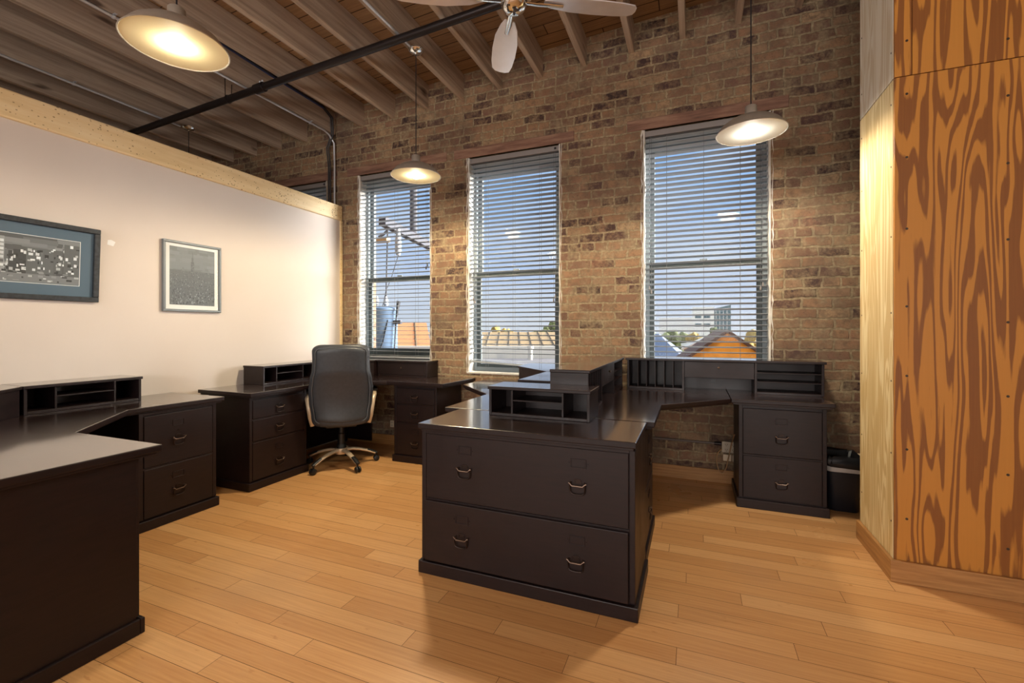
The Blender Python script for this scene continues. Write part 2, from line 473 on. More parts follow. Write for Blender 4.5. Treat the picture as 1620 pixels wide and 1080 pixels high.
# ------------------------------------------------------------------ mesh builder
class MB:
    def __init__(self):
        self.bm = bmesh.new()

    def box(self, x0, x1, y0, y1, z0, z1, bev=0.0, seg=2, mat=None):
        if x0 > x1: x0, x1 = x1, x0
        if y0 > y1: y0, y1 = y1, y0
        if z0 > z1: z0, z1 = z1, z0
        bm = self.bm
        vs = [bm.verts.new((x, y, z)) for z in (z0, z1) for y in (y0, y1) for x in (x0, x1)]
        fs = [(0, 2, 3, 1), (4, 5, 7, 6), (0, 1, 5, 4), (2, 6, 7, 3), (0, 4, 6, 2), (1, 3, 7, 5)]
        faces = [bm.faces.new([vs[i] for i in f]) for f in fs]
        geo_v = vs
        if bev > 0:
            edges = {e_ for f in faces for e_ in f.edges}
            r = bmesh.ops.bevel(bm, geom=list(edges), offset=bev, segments=seg, affect='EDGES', profile=0.5)
            geo_v = list({v for f in r['faces'] for v in f.verts} | {v for v in vs if v.is_valid})
        if mat is not None:
            bmesh.ops.transform(bm, matrix=mat, verts=geo_v)
        return self

    def prism(self, poly, z0, z1, bev=0.0, axis='z', sl=0.0):
        """polygon (counter-clockwise) extruded; axis 'z': (x,y); 'y': (x,z) extruded over y; 'x': (y,z) extruded over x"""
        bm = self.bm

        def P(a, b, h):
            return {'z': (a, b, h + sl * a), 'y': (a, h, b), 'x': (h, a, b)}[axis]
        lo = [bm.verts.new(P(a, b, z0)) for a, b in poly]
        hi = [bm.verts.new(P(a, b, z1)) for a, b in poly]
        n = len(poly)
        fs = [bm.faces.new(lo[::-1]), bm.faces.new(hi)]
        for i in range(n):
            fs.append(bm.faces.new((lo[i], lo[(i + 1) % n], hi[(i + 1) % n], hi[i])))
        bmesh.ops.recalc_face_normals(bm, faces=fs)
        if bev > 0:
            edges = {e_ for f in fs for e_ in f.edges}
            bmesh.ops.bevel(bm, geom=list(edges), offset=bev, segments=2, affect='EDGES', profile=0.5)
        return self

    def tube(self, pts, r, seg=8, closed=False, flat=None):
        """round (or flat=(a,b) elliptical) tube along a polyline"""
        bm = self.bm
        pts = [Vector(p) for p in pts]
        n = len(pts)
        rs = r if isinstance(r, (list, tuple)) else [r] * n
        rings = []
        up = None
        for i, p in enumerate(pts):
            a = pts[i - 1] if (i > 0 or closed) else p
            b = pts[(i + 1) % n] if (i < n - 1 or closed) else p
            t = (b - a)
            t = t.normalized() if t.length > 1e-9 else Vector((0, 0, 1))
            if up is None:
                up = Vector((0, 0, 1)) if abs(t.z) < 0.9 else Vector((0, 1, 0))
            u = t.cross(up)
            if u.length < 1e-6:
                u = t.cross(Vector((1, 0, 0)))
            u.normalize()
            w = u.cross(t).normalized()
            up = w
            ring = []
            for k in range(seg):
                an = 2 * pi * k / seg
                fu, fw = (flat if flat else (1, 1))
                ring.append(bm.verts.new(p + u * (cos(an) * rs[i] * fu) + w * (sin(an) * rs[i] * fw)))
            rings.append(ring)
        m_ = n if closed else n - 1
        for i in range(m_):
            A, B = rings[i], rings[(i + 1) % n]
            for k in range(seg):
                bm.faces.new((A[k], A[(k + 1) % seg], B[(k + 1) % seg], B[k]))
        if not closed:
            bm.faces.new(rings[0][::-1])
            bm.faces.new(rings[-1])
        return self

    def lathe(self, prof, seg=32, c=(0, 0, 0), axis='z', cap=True):
        bm = self.bm
        rings = []
        for r, h in prof:
            ring = []
            for k in range(seg):
                a = 2 * pi * k / seg
                x, y = cos(a) * max(r, 1e-4), sin(a) * max(r, 1e-4)
                p = {'z': (x, y, h), 'x': (h, x, y), 'y': (y, h, x)}[axis]
                ring.append(bm.verts.new((p[0] + c[0], p[1] + c[1], p[2] + c[2])))
            rings.append(ring)
        for A, B in zip(rings, rings[1:]):
            for k in range(seg):
                bm.faces.new((A[k], A[(k + 1) % seg], B[(k + 1) % seg], B[k]))
        if cap:
            if prof[0][0] > 1e-3: bm.faces.new(rings[0][::-1])
            if prof[-1][0] > 1e-3: bm.faces.new(rings[-1])
        return self

    def loft(self, rings, cap=True):
        bm = self.bm
        R_ = [[bm.verts.new(p) for p in ring] for ring in rings]
        n = len(R_[0])
        for A, B in zip(R_, R_[1:]):
            for k in range(n):
                bm.faces.new((A[k], A[(k + 1) % n], B[(k + 1) % n], B[k]))
        if cap:
            bm.faces.new(R_[0][::-1])
            bm.faces.new(R_[-1])
        return self

    def quad(self, a, b, c, d):
        return self.bm.faces.new([self.bm.verts.new(p) for p in (a, b, c, d)])

    def xform(self, mat):
        bmesh.ops.transform(self.bm, matrix=mat, verts=list(self.bm.verts))
        return self

    def build(self, name, mat, parent=None, smooth=False, fix=True):
        if fix:
            bmesh.ops.recalc_face_normals(self.bm, faces=list(self.bm.faces))
        me = bpy.data.meshes.new(name)
        self.bm.to_mesh(me)
        self.bm.free()
        me.materials.append(M[mat] if isinstance(mat, str) else mat)
        if smooth:
            me.shade_smooth()
            try:
                me.set_sharp_from_angle(angle=R(38))
            except Exception:
                pass
        if mat == 'espresso_top':      # polished top face, satin edges
            me.materials.append(M['espresso'])
            for p_ in me.polygons:
                if abs(p_.normal.z) < 0.8:
                    p_.material_index = 1
        o = bpy.data.objects.new(name, me)
        COL.objects.link(o)
        if parent is not None:
            o.parent = parent
        return o


def tag(o, label=None, cat=None, group=None, kind=None):
    if label: o['label'] = label
    if cat: o['category'] = cat
    if group: o['group'] = group
    if kind: o['kind'] = kind
    return o


def thing(name, label, cat, loc=(0, 0, 0), rz=0.0, group=None):
    o = bpy.data.objects.new(name, None)
    o.empty_display_size = 0.1
    COL.objects.link(o)
    o.location = loc
    o.rotation_euler = (0, 0, rz)
    return tag(o, label, cat, group)


def struct(name, mb, mat, parent=None, smooth=False, label=None):
    o = mb.build(name, mat, parent, smooth)
    if parent is None:
        o['kind'] = 'structure'
    if label:
        o['label'] = label
    return o


def copy_tree(o, parent=None):
    c = o.copy()
    COL.objects.link(c)
    c.parent = parent
    for ch in [x for x in bpy.data.objects if x.parent == o]:
        copy_tree(ch, c)
    return c


SL = 0.052          # the roof rises gently to the right
WALL_Y = 4.02
JB = 3.66           # joist undersides at x = 0
DECK = 3.91
OPEN = [(-4.87, -3.93), (-3.467, -2.534), (-2.10, -1.146), (-0.409, 0.555)]
OPEN_Z = (0.81, 2.95)


# ------------------------------------------------------------------ room shell
def strip_boards(name, rows, y0, width, x0, x1, length, known, z, sl, mat, gap, rng, flip=False):
    bm = bmesh.new()
    lay = bm.loops.layers.float_color.new('tone')
    for k in range(rows[0], rows[1]):
        ya, yb = y0 + k * width + gap / 2, y0 + (k + 1) * width - gap / 2
        j = known.get(k, rng.random() * length)
        x = j - math.ceil((j - x0) / length) * length
        while x < x1:
            a, b = max(x, x0) + gap / 2, min(x + length, x1) - gap / 2
            if b - a > 0.01:
                v = [bm.verts.new((px, py, z + sl * px)) for px, py in ((a, ya), (b, ya), (b, yb), (a, yb))]
                f = bm.faces.new(v[::-1] if flip else v)
                col = (min(1, max(0, rng.gauss(0.5, 0.23))), rng.random(), rng.random(), 1)
                for lp in f.loops:
                    lp[lay] = col
            x += length
    me = bpy.data.meshes.new(name)
    bm.to_mesh(me)
    bm.free()
    me.materials.append(M[mat])
    o = bpy.data.objects.new(name, me)
    COL.objects.link(o)
    o['kind'] = 'structure'
    return o


def build_shell():
    rng = random.Random(4)
    known = {0: -1.66, 1: -1.94, 2: -1.41, 3: -1.657, 4: -2.075, 5: -1.455, 6: -1.77, 7: -2.09, 8: -2.408, 9: -1.664, 10: -0.065,
             11: 0.498, 12: 0.2, 13: -0.037, 14: 0.637, 17: 0.503}
    fl = strip_boards('floor', (-62, 30), 1.0805, 0.0985, -8.0, 5.0, 1.0135, known, 0.0, 0.0, 'floor', 0.0016, rng)
    MB().box(-8.2, 5.2, -5.2, 4.30, -0.25, -0.0025).build('subfloor', 'gap', fl)
    ce = strip_boards('ceiling', (-58, 11), 2.61, 0.1345, -8.0, 5.0, 2.9, {}, DECK, SL, 'deck', 0.008, rng, True)
    MB().prism([(-8.2, -5.2), (5.2, -5.2), (5.2, 4.32), (-8.2, 4.32)], DECK + 0.003, DECK + 0.14, sl=SL).build('roof_deck', 'gap', ce)

    # brick wall with four openings, 0.30 thick
    b = MB()
    y0, y1 = WALL_Y, WALL_Y + 0.30
    top = DECK + 0.35
    xs = [-8.2] + [v for o in OPEN for v in o] + [5.2]
    for i in range(0, len(xs), 2):
        b.box(xs[i], xs[i + 1], y0, y1, OPEN_Z[0], OPEN_Z[1])
    b.box(-8.2, 5.2, y0, y1, -0.02, OPEN_Z[0])
    b.box(-8.2, 5.2, y0, y1, OPEN_Z[1], top)
    struct('wall_back', b, 'brick')
    # other walls of the room
    struct('wall_rear', MB().box(-8.2, 5.2, -5.2, -5.0, -0.02, 4.4), 'rear_wall')
    struct('wall_far_left', MB().box(-8.2, -8.0, -5.0, 4.02, -0.02, 4.2), 'rear_wall')
    struct('wall_far_right', MB().box(5.0, 5.2, -5.0, 4.02, -0.02, 4.5), 'rear_wall')

    # cream partition, its pine cap beam and end trim
    struct('wall_left', MB().box(-3.82, -3.70, -5.0, 3.985, 0.0, 2.462), 'paint')
    wl_ = [o for o in bpy.data.objects if o.name == 'wall_left'][0]
    MB().prism([(1.815, 1.815), (1.850, 1.808), (1.862, 1.838), (1.838, 1.850), (1.818, 1.846)], -3.7, -3.6994, axis='x').build('spackle_patch', 'mat_white', wl_)
    struct('trim_1', MB().box(-3.835, -3.682, -5.0, 4.012, 2.460, 2.628, 0.012), 'pine', label='pine cap beam along the partition top')
    struct('trim_2', MB().box(-3.83, -3.685, 3.985, 4.015, 0.0, 2.459, 0.003), 'pine', label='pine end strip where partition meets brick')
    struct('baseboard_left', MB().box(-3.70, -3.688, -5.0, 2.30, 0.0, 0.09, 0.003), 'baseboard')

    # joists
    xk = [-0.09 - 0.415 * k for k in range(-11, 19)]
    for x in xk:
        zb = JB + SL * x
        b = MB().box(x - 0.024, x + 0.024, -5.0, WALL_Y + 0.02, zb, DECK + SL * x - 0.002, 0.004)
        struct('ceiling_joist', b, 'joist')

    # plywood-clad pier on the right
    t = 0.014
    X0, X1, YF, YB = 0.915, 3.4, 2.772, 3.265
    core = MB().box(X0 + t, X1, YF + t, YB - t, 0.0, DECK + 0.06)
    w = struct('wall_right', core, 'gap')
    seam = 2.478
    MB().box(X0 + 0.002, X1, YF, YF + t, 0.0, seam - 0.002, 0.001).build('front_panel', 'ply', w)
    MB().box(X0 + 0.072, X1, YF, YF + t, seam + 0.002, DECK + 0.05, 0.001).build('front_panel', 'ply', w)
    MB().box(X0 + 0.002, X0 + 0.0695, YF, YF + t, seam + 0.002, DECK + 0.05, 0.001).build('batten', 'ply', w)
    MB().box(X0, X0 + t, YF + t + 0.001, YB, 0.0, seam - 0.003, 0.001).build('side_panel', 'ply_pale_lit', w)
    MB().box(X0, X0 + t, YF + t + 0.001, YB, seam + 0.003, DECK + 0.05, 0.001).build('side_panel', 'ply_white_lit', w)
    b = MB()
    for z in (0.28, 0.62, 0.98, 1.32, 1.70, 2.05, 2.36, 2.62, 2.95, 3.3):
        for y in (YF + 0.035, YB - 0.03):
            b.lathe([(0.0045, 0), (0.0045, 0.0012)], 10, (X0 - 0.0012, y, z), 'x')
        b.lathe([(0.006, 0), (0.006, 0.0012)], 10, (X0 + 0.05, YF - 0.0012, z + 0.03), 'y')
        b.lathe([(0.006, 0), (0.006, 0.0012)], 10, (X0 + 0.42, YF - 0.0012, z - 0.05), 'y')
    b.build('screw_head', 'steel_screw', w)
    bb = MB()
    bb.prism([(X0 - 0.02, YF - 0.02), (X1, YF - 0.02), (X1, YF - 0.001), (X0 - 0.001, YF - 0.001), (X0 - 0.001, YB), (X0 - 0.02, YB)], 0.0, 0.105, 0.003)
    struct('baseboard_right', bb, 'baseboard')
    bb = MB()
    bb.box(-3.6, 4.9, WALL_Y - 0.02, WALL_Y - 0.001, 0.0, 0.105, 0.003)
    struct('baseboard_back', bb, 'baseboard')


def rough_edge(x, face, rng, z0, z1):
    """ragged white plaster return on the side of a window opening; face=+1 faces right"""
    b = MB()
    n = 46
    rings = []
    for i in range(n + 1):
        z = z0 + (z1 - z0) * i / n
        d = rng.uniform(-0.004, 0.007)
        t = 0.012 + rng.uniform(-0.004, 0.005)
        o = 0.012 + rng.uniform(-0.006, 0.008)
        rings.append([(x - face * o, WALL_Y - 0.003 + d * 0.3, z), (x - face * o, WALL_Y + 0.02, z), (x, WALL_Y + 0.02, z), (x, WALL_Y + 0.115, z),
                      (x + face * t, WALL_Y + 0.115, z), (x + face * t, WALL_Y + 0.01 + d, z)])
    b.loft(rings)
    return b


def build_windows():
    rng = random.Random(9)
    tilt = [R(6), R(3), R(11), R(12)]
    labs = ['blind in the window beyond the cream partition, only its top showing', 'blind in the window nearest the cream partition, behind the chair',
            'blind in the middle window, with its bottom rail hanging crooked', 'blind in the window nearest the plywood wall']
    for i, (x0, x1) in enumerate(OPEN):
        z0, z1 = OPEN_Z
        fy0, fy1 = WALL_Y + 0.115, WALL_Y + 0.20
        fw = 0.045
        b = MB()
        b.box(x0, x0 + fw, fy0, fy1, z0, z1, 0.003)
        b.box(x1 - fw, x1, fy0, fy1, z0, z1, 0.003)
        b.box(x0 + fw, x1 - fw, fy0, fy1, z1 - 0.10, z1, 0.003)
        b.box(x0 + fw, x1 - fw, fy0, fy1, z0, z0 + 0.05, 0.003)
        w = struct('window_%d' % (i + 1), b, 'window_vinyl')
        sw = 0.04
        a0, a1 = x0 + fw, x1 - fw
        mid = 1.80
        lowz = z0 + 0.05 + (0.17 if i == 1 else 0.03)
        b = MB()   # upper sash (outer track)
        b.box(a0, a0 + sw, fy0 + 0.045, fy0 + 0.075, mid - 0.02, z1 - 0.10, 0.002)
        b.box(a1 - sw, a1, fy0 + 0.045, fy0 + 0.075, mid - 0.02, z1 - 0.10, 0.002)
        b.box(a0 + sw, a1 - sw, fy0 + 0.045, fy0 + 0.075, z1 - 0.15, z1 - 0.10, 0.002)
        b.box(a0 + sw, a1 - sw, fy0 + 0.045, fy0 + 0.075, mid - 0.02, mid + 0.025, 0.002)
        b.build('upper_sash', 'window_vinyl', w)
        b = MB()
        b.box(a0, a0 + sw, fy0 + 0.01, fy0 + 0.04, z0 + 0.05, mid + 0.02, 0.002)
        b.box(a1 - sw, a1, fy0 + 0.01, fy0 + 0.04, z0 + 0.05, mid + 0.02, 0.002)
        b.box(a0 + sw, a1 - sw, fy0 + 0.01, fy0 + 0.04, mid - 0.035, mid + 0.02, 0.002)
        b.box(a0 + sw, a1 - sw, fy0 + 0.01, fy0 + 0.04, z0 + 0.05, lowz, 0.002)
        lo = b.build('lower_sash', 'window_dark', w)
        b = MB()
        b.box((x0 + x1) / 2 - 0.03, (x0 + x1) / 2 + 0.03, fy0 - 0.002, fy0 + 0.012, mid + 0.02, mid + 0.034, 0.003)
        b.build('sash_lock', 'window_vinyl', lo)
        MB().box(a0 + sw, a1 - sw, fy0 + 0.058, fy0 + 0.062, mid + 0.025, z1 - 0.15).build('pane', 'glass', w)
        MB().box(a0 + sw, a1 - sw, fy0 + 0.023, fy0 + 0.027, lowz, mid - 0.035).build('pane', 'glass', w)
        rough_edge(x0, 1, rng, z0, z1).build('reveal', 'plaster_white', w)
        rough_edge(x1, -1, rng, z0, z1).build('reveal', 'plaster_white', w)
        b = MB()
        b.box(x0 - 0.01, x1 + 0.01, WALL_Y - 0.006, fy0, z0 - 0.012, z0 + 0.006, 0.004)
        b.build('sill', 'plaster_white', w)
        # old timber lintel let into the brick
        b = MB()
        r0 = rng.uniform(0.10, 0.16)
        b.box(x0 - r0, x1 + rng.uniform(0.12, 0.2), WALL_Y - 0.008, WALL_Y + 0.03, z1, z1 + 0.095, 0.006)
        b.build('lintel', 'lintel', w)
        blind(x0 + 0.012, x1 - 0.012, z0 + 0.012, z1 - 0.004, tilt[i], labs[i], i)


def blind(x0, x1, z0, z1, tilt, label, idx):
    t = thing('window_blind', label, 'blind', ((x0 + x1) / 2, WALL_Y + 0.055, z0), 0, 'slatted blinds in the brick wall windows')
    h = (x1 - x0) / 2
    H = z1 - z0
    b = MB()
    b.box(-h, h, -0.03, 0.03, H - 0.048, H, 0.003)
    b.box(-h - 0.004, -h + 0.014, -0.034, 0.032, H - 0.052, H + 0.002, 0.002)
    b.box(h - 0.014, h + 0.004, -0.034, 0.032, H - 0.052, H + 0.002, 0.002)
    hr = b.build('headrail', 'blind_rail', t)
    MB().box(h - 0.05, h - 0.03, -0.0375, -0.0345, H - 0.035, H - 0.015, 0.001).build('cord_slot', 'black_plastic', hr)
    pitch = 0.0445
    b = MB()
    n = int((H - 0.07 - 0.05) / pitch)
    rg = random.Random(idx)
    for k in range(n):
        z = H - 0.075 - k * pitch
        if idx == 2 and k >= n - 2:
            continue
        wob = rg.uniform(-0.01, 0.01)
        mat = Matrix.Translation((0, 0, z)) @ Matrix.Rotation(-(tilt + wob), 4, 'X')
        b.box(-h + 0.004, h - 0.004, -0.025, 0.025, -0.0016, 0.0016, 0.0007, 1, mat)
    b.build('slats', 'blind_slat', t)
    # bottom rail
    b = MB()
    if idx == 2:
        mat = Matrix.Translation((0, 0, 0.075)) @ Matrix.Rotation(R(2.6), 4, 'Y')
        b.box(-h + 0.004, h - 0.004, -0.026, 0.026, -0.009, 0.009, 0.003, 2, mat)
        mat = Matrix.Translation((0, 0, 0.105)) @ Matrix.Rotation(R(1.2), 4, 'Y')
        b.box(-h + 0.004, h - 0.004, -0.025, 0.025, -0.0016, 0.0016, 0.0007, 1, mat)
    elif idx == 1:
        b.box(-h + 0.004, h - 0.004, -0.026, 0.026, 0.105, 0.125, 0.003)
    else:
        b.box(-h + 0.004, h - 0.004, -0.026, 0.026, 0.004, 0.022, 0.003)
    b.build('bottom_rail', 'blind_slat', t)
    for fx in (-0.62, 0.0, 0.58):
        b = MB()
        for y in (-0.027, 0.027):
            b.tube([(h * fx, y, 0.02), (h * fx, y, H - 0.05)], 0.0011, 5)
        b.build('ladder_cord', 'blind_cord', t)
    tz = {0: 1.9, 1: 1.93, 2: 1.56, 3: 1.61}[idx] - z0
    for sx in ((-1, 1) if idx in (2, 3) else (1,)):
        for dx, dz in ((0.040, 0.0), (0.056, -0.03)):
            b = MB()
            b.tube([(sx * (h - dx), -0.031, H - 0.05), (sx * (h - dx), -0.031, tz + dz)], 0.0011, 5)
            c = b.build('pull_cord', 'blind_cord', t)
            MB().lathe([(0.002, 0.0), (0.006, -0.008), (0.0075, -0.03), (0.004, -0.034)], 10, (sx * (h - dx), -0.031, tz + dz)).build(
                'tassel', 'black_plastic' if idx == 1 else 'blind_rail', c, True)
    return t


# ------------------------------------------------------------------ cabinets and desks
def handle(parent, x, z, y):
    """cup-bail pull with riveted back plate"""
    b = MB()
    b.prism([(x - 0.019, z), (x + 0.019, z), (x + 0.019, z + 0.012), (x + 0.012, z + 0.021), (x - 0.012, z + 0.021), (x - 0.019, z + 0.012)], y - 0.003, y, 0.0008, axis='y')
    for s in (-1, 1):
        b.lathe([(0.0032, -0.0055), (0.0032, -0.003)], 8, (x + s * 0.0125, y, z + 0.008), 'y')
    h = b.build('handle', 'bronze', parent)
    b = MB()
    b.tube([(x - 0.040, y - 0.012, z + 0.004), (x - 0.033, y - 0.014, z + 0.001), (x - 0.024, y - 0.015, z - 0.008), (x + 0.024, y - 0.015, z - 0.008),
            (x + 0.033, y - 0.014, z + 0.001), (x + 0.040, y - 0.012, z + 0.004)], 0.0034, 8)
    for s in (-1, 1):
        b.tube([(x + s * 0.034, y - 0.013, z + 0.002), (x + s * 0.030, y + 0.002, z + 0.004)], 0.0045, 6)
    b.build('grip', 'bronze_light', h, True)
    b = MB()
    pts = []
    for k in range(13):
        a = pi + pi * k / 12
        pts.append((x + math.copysign(0.0335 * abs(cos(a)) ** 0.6, cos(a)), y - 0.009, z - 0.026 - 0.021 * abs(sin(a)) ** 0.75))
    pts = [(x - 0.0335, y - 0.012, z)] + [(x - 0.0335, y - 0.010, z - 0.02)] + pts[1:-1] + [(x + 0.0335, y - 0.010, z - 0.02), (x + 0.0335, y - 0.012, z)]
    b.tube(pts, 0.0032, 8)
    b.build('bail', 'bronze', h, True)
    return h


def card_holder(parent, x, z, y):
    b = MB()
    w, hh = 0.036, 0.021
    b.box(x - w, x + w, y - 0.003, y, z - hh, z - hh + 0.005, 0.001)
    b.box(x - w, x - w + 0.005, y - 0.003, y, z - hh + 0.005, z + hh, 0.001)
    b.box(x + w - 0.005, x + w, y - 0.003, y, z - hh + 0.005, z + hh, 0.001)
    b.box(x - w + 0.005, x + w - 0.005, y - 0.003, y, z + hh - 0.005, z + hh, 0.001)
    for s in (-1, 1):
        b.lathe([(0.0028, -0.003), (0.0028, 0)], 8, (x + s * (w + 0.007), y, z), 'y')
    return b.build('card_holder', 'espresso', parent)


def cabinet(name, label, loc, rz, w, d, drawers, group, h=0.72, top=None, lock=False):
    """front faces local -y at y=0; x from 0 to w; top = (x0,x1,y0,y1) for units with their own top"""
    t = thing(name, label, 'cabinet', loc, rz, group)
    b = MB()
    b.box(0, w, 0.010, d, 0.0, h, 0.002)
    b.box(0, 0.024, 0, 0.012, 0.07, h, 0.002)
    b.box(w - 0.024, w, 0, 0.012, 0.07, h, 0.002)
    b.box(0.024, w - 0.024, 0, 0.012, h - 0.012, h, 0.001)
    zs = sorted([dr['z'][0] for dr in drawers])
    for z in zs[1:]:
        b.box(0.024, w - 0.024, 0.002, 0.012, z - 0.016, z - 0.003, 0.001)
    b.build('carcass', 'espresso', t)
    b = MB()
    e = 0.014
    b.box(-e, w + e, -e, 0.004, 0.0, 0.062, 0.004)
    b.box(-e, 0.004, 0.004, d, 0.0, 0.062, 0.004)
    b.box(w - 0.004, w + e, 0.004, d, 0.0, 0.062, 0.004)
    b.build('plinth', 'espresso', t)
    for dr in drawers:
        z0, z1 = dr['z']
        o = dr.get('out', 0.0)
        b = MB()
        b.box(0.027, w - 0.027, -0.003 - o, 0.010, z0, z1, 0.003)
        dw = b.build('drawer', 'espresso', t)
        for x, z in dr['h']:
            handle(dw, x, z, -0.003 - o)
        for x, z in dr.get('c', []):
            card_holder(dw, x, z, -0.003 - o)
        if dr.get('lock'):
            x, z = dr['lock']
            MB().lathe([(0.007, -0.004), (0.007, 0.0)], 14, (x, -0.003 - o, z), 'y').build('lock', 'bronze', dw, True)
    if top:
        x0, x1, y0, y1 = top
        b = MB()
        b.box(x0, x1, y0, y1, h + 0.012, 0.76, 0.004)
        b.box(x0 + 0.012, x1 - 0.012, y0 + 0.012, y1, h, h + 0.012, 0.002)
        b.build('top', 'espresso_top', t)
    return t


def worktop(name, label, poly, group, legs=(), apron=None, panels=()):
    c = Vector((sum(p[0] for p in poly) / len(poly), sum(p[1] for p in poly) / len(poly), 0))
    t = thing(name, label, 'desk', c, 0, group)
    loc = [(x - c.x, y - c.y) for x, y in poly]
    MB().prism(loc, 0.7325, 0.76, 0.004).build('top', 'espresso_top', t)
    ins = inset(loc, 0.013)
    MB().prism(ins, 0.7205, 0.7325, 0.002).build('moulding', 'espresso', t)
    for x, y in legs:
        MB().box(x - c.x - 0.03, x - c.x + 0.03, y - c.y - 0.03, y - c.y + 0.03, 0.0, 0.7205, 0.004).build('leg', 'espresso', t)
    for x0, x1, y0, y1 in panels:
        MB().box(x0 - c.x, x1 - c.x, y0 - c.y, y1 - c.y, 0.03, 0.7205, 0.002).build('modesty_panel', 'espresso', t)
    if apron:
        (xa, ya), (xb, yb) = apron
        n = 18
        d = Vector((xb - xa, yb - ya, 0))
        L = d.length
        d.normalize()
        nn = Vector((-d.y, d.x, 0)) * 0.018
        b = MB()
        rings = []
        for i in range(n + 1):
            s = i / n
            p = Vector((xa - c.x, ya - c.y, 0)) + d * (L * s)
            zl = 0.7205 - 0.018 - 0.05 * abs(2 * s - 1) ** 2.6
            rings.append([(p.x, p.y, zl), (p.x + nn.x, p.y + nn.y, zl), (p.x + nn.x, p.y + nn.y, 0.7203), (p.x, p.y, 0.7203)])
        b.loft(rings)
        b.build('apron', 'espresso', t)
    return t


def inset(poly, d):
    n = len(poly)
    area_ = sum(poly[i][0] * poly[(i + 1) % n][1] - poly[(i + 1) % n][0] * poly[i][1] for i in range(n))
    sgn = 1 if area_ > 0 else -1
    out = []
    for i in range(n):
        p0, p1, p2 = Vector(poly[i - 1]), Vector(poly[i]), Vector(poly[(i + 1) % n])
        e1, e2 = (p1 - p0).normalized(), (p2 - p1).normalized()
        n1, n2 = Vector((-e1.y, e1.x)) * sgn, Vector((-e2.y, e2.x)) * sgn
        bis = (n1 + n2)
        bis = bis / max(0.2, bis.dot(n1))
        out.append(tuple(p1 + bis * d))
    return out


def small_hutch(label, loc, rz, w=0.575, d=0.24, h=0.162, flap=False):
    t = thing('desk_hutch', label, 'hutch', loc, rz, 'low pigeonhole hutches on the desks')
    tk = 0.015
    MB().box(-0.006, w + 0.006, -0.008, d, h - 0.018, h, 0.003).build('top', 'espresso_top', t)
    MB().box(0, tk, 0, d, 0, h - 0.018, 0.002).build('side_panel', 'espresso', t)
    MB().box(w - tk, w, 0, d, 0, h - 0.018, 0.002).build('side_panel', 'espresso', t)
    MB().box(tk, w - tk, d - 0.008, d, 0, h - 0.018).build('back_panel', 'espresso', t)
    MB().box(tk, w - tk, 0.002, d - 0.008, 0, 0.016, 0.002).build('bottom_shelf', 'espresso', t)
    if flap:
        fl = MB().box(tk + 0.002, w - tk - 0.002, 0.001, 0.014, 0.018, h - 0.02, 0.002).build('flap_door', 'espresso', t)
        MB().lathe([(0.002, -0.016), (0.007, -0.014), (0.007, -0.008), (0.003, 0.0)], 14, (w * 0.5, 0.001, 0.09), 'y').build('knob', 'bronze_light', fl, True)
        return t
    a, c = w * 0.24, w * 0.745
    for x in (a, c):
        MB().box(x - 0.005, x + 0.005, 0.004, d - 0.008, 0.016, h - 0.018, 0.001).build('divider', 'espresso', t)
    MB().box(a + 0.005, c - 0.005, 0.006, d - 0.008, 0.084, 0.091, 0.001).build('shelf', 'espresso', t)
    return t


def corner_hutch(label, poly, h=0.162):
    c = Vector((sum(p[0] for p in poly) / len(poly), sum(p[1] for p in poly) / len(poly), 0.7602))
    t = thing('corner_hutch', label, 'hutch', c, 0, 'low pigeonhole hutches on the desks')
    loc = [(x - c.x, y - c.y) for x, y in poly]
    MB().prism(loc, h - 0.018, h, 0.003).build('top', 'espresso_top', t)
    MB().prism(inset(loc, 0.01), 0.0, h - 0.018, 0.002).build('case', 'espresso', t)
    return t


def tall_hutch(label, loc, rz, w=1.36, d=0.215, h=0.247):
    t = thing('desk_hutch', label, 'hutch', loc, rz, 'tall letter-slot hutches on the desks')
    tk = 0.016
    MB().box(-0.012, w + 0.012, -0.012, d, h - 0.018, h, 0.003).build('top', 'espresso_top', t)
    for x in (0, w - tk):
        MB().box(x, x + tk, 0, d, 0, h - 0.018, 0.002).build('side_panel', 'espresso', t)
    MB().box(tk, w - tk, d - 0.008, d, 0, h - 0.018).build('back_panel', 'espresso', t)
    fa, fb = w * 0.315, w * 0.685
    for x in (fa, fb):
        MB().box(x - 0.008, x + 0.008, 0.001, d - 0.008, 0, h - 0.018, 0.001).build('side_panel', 'espresso', t)
    for k in range(1, 6):
        x = tk + (fa - 0.008 - tk) * k / 6
        MB().box(x - 0.003, x + 0.003, 0.004, d - 0.008, 0.016, h - 0.018, 0.001).build('divider', 'espresso', t)
    MB().box(tk, fa - 0.008, 0.0, d - 0.008, 0, 0.016, 0.001).build('bottom_shelf', 'espresso', t)
    MB().box(fb + 0.008, w - tk, -0.006, d - 0.008, 0, 0.016, 0.001).build('bottom_shelf', 'espresso', t)
    for z in (0.085, 0.152):
        MB().box(fb + 0.008, w - tk, 0.006, d - 0.008, z, z + 0.007, 0.001).build('shelf', 'espresso', t)
    fl = MB().box(fa + 0.010, fb - 0.010, 0.0, 0.016, 0.105, h - 0.02, 0.002).build('flap_door', 'espresso', t)
    b = MB()
    b.lathe([(0.002, -0.018), (0.008, -0.015), (0.008, -0.009), (0.003, 0.0)], 14, ((fa + fb) / 2, 0.0, 0.185), 'y')
    b.build('knob', 'bronze_light', fl, True)
    MB().box((fa + fb) / 2 - 0.05, (fa + fb) / 2 - 0.01, d - 0.0105, d - 0.008, 0.045, 0.075, 0.001).build('outlet_cover', 'black_plastic', t)
    return t


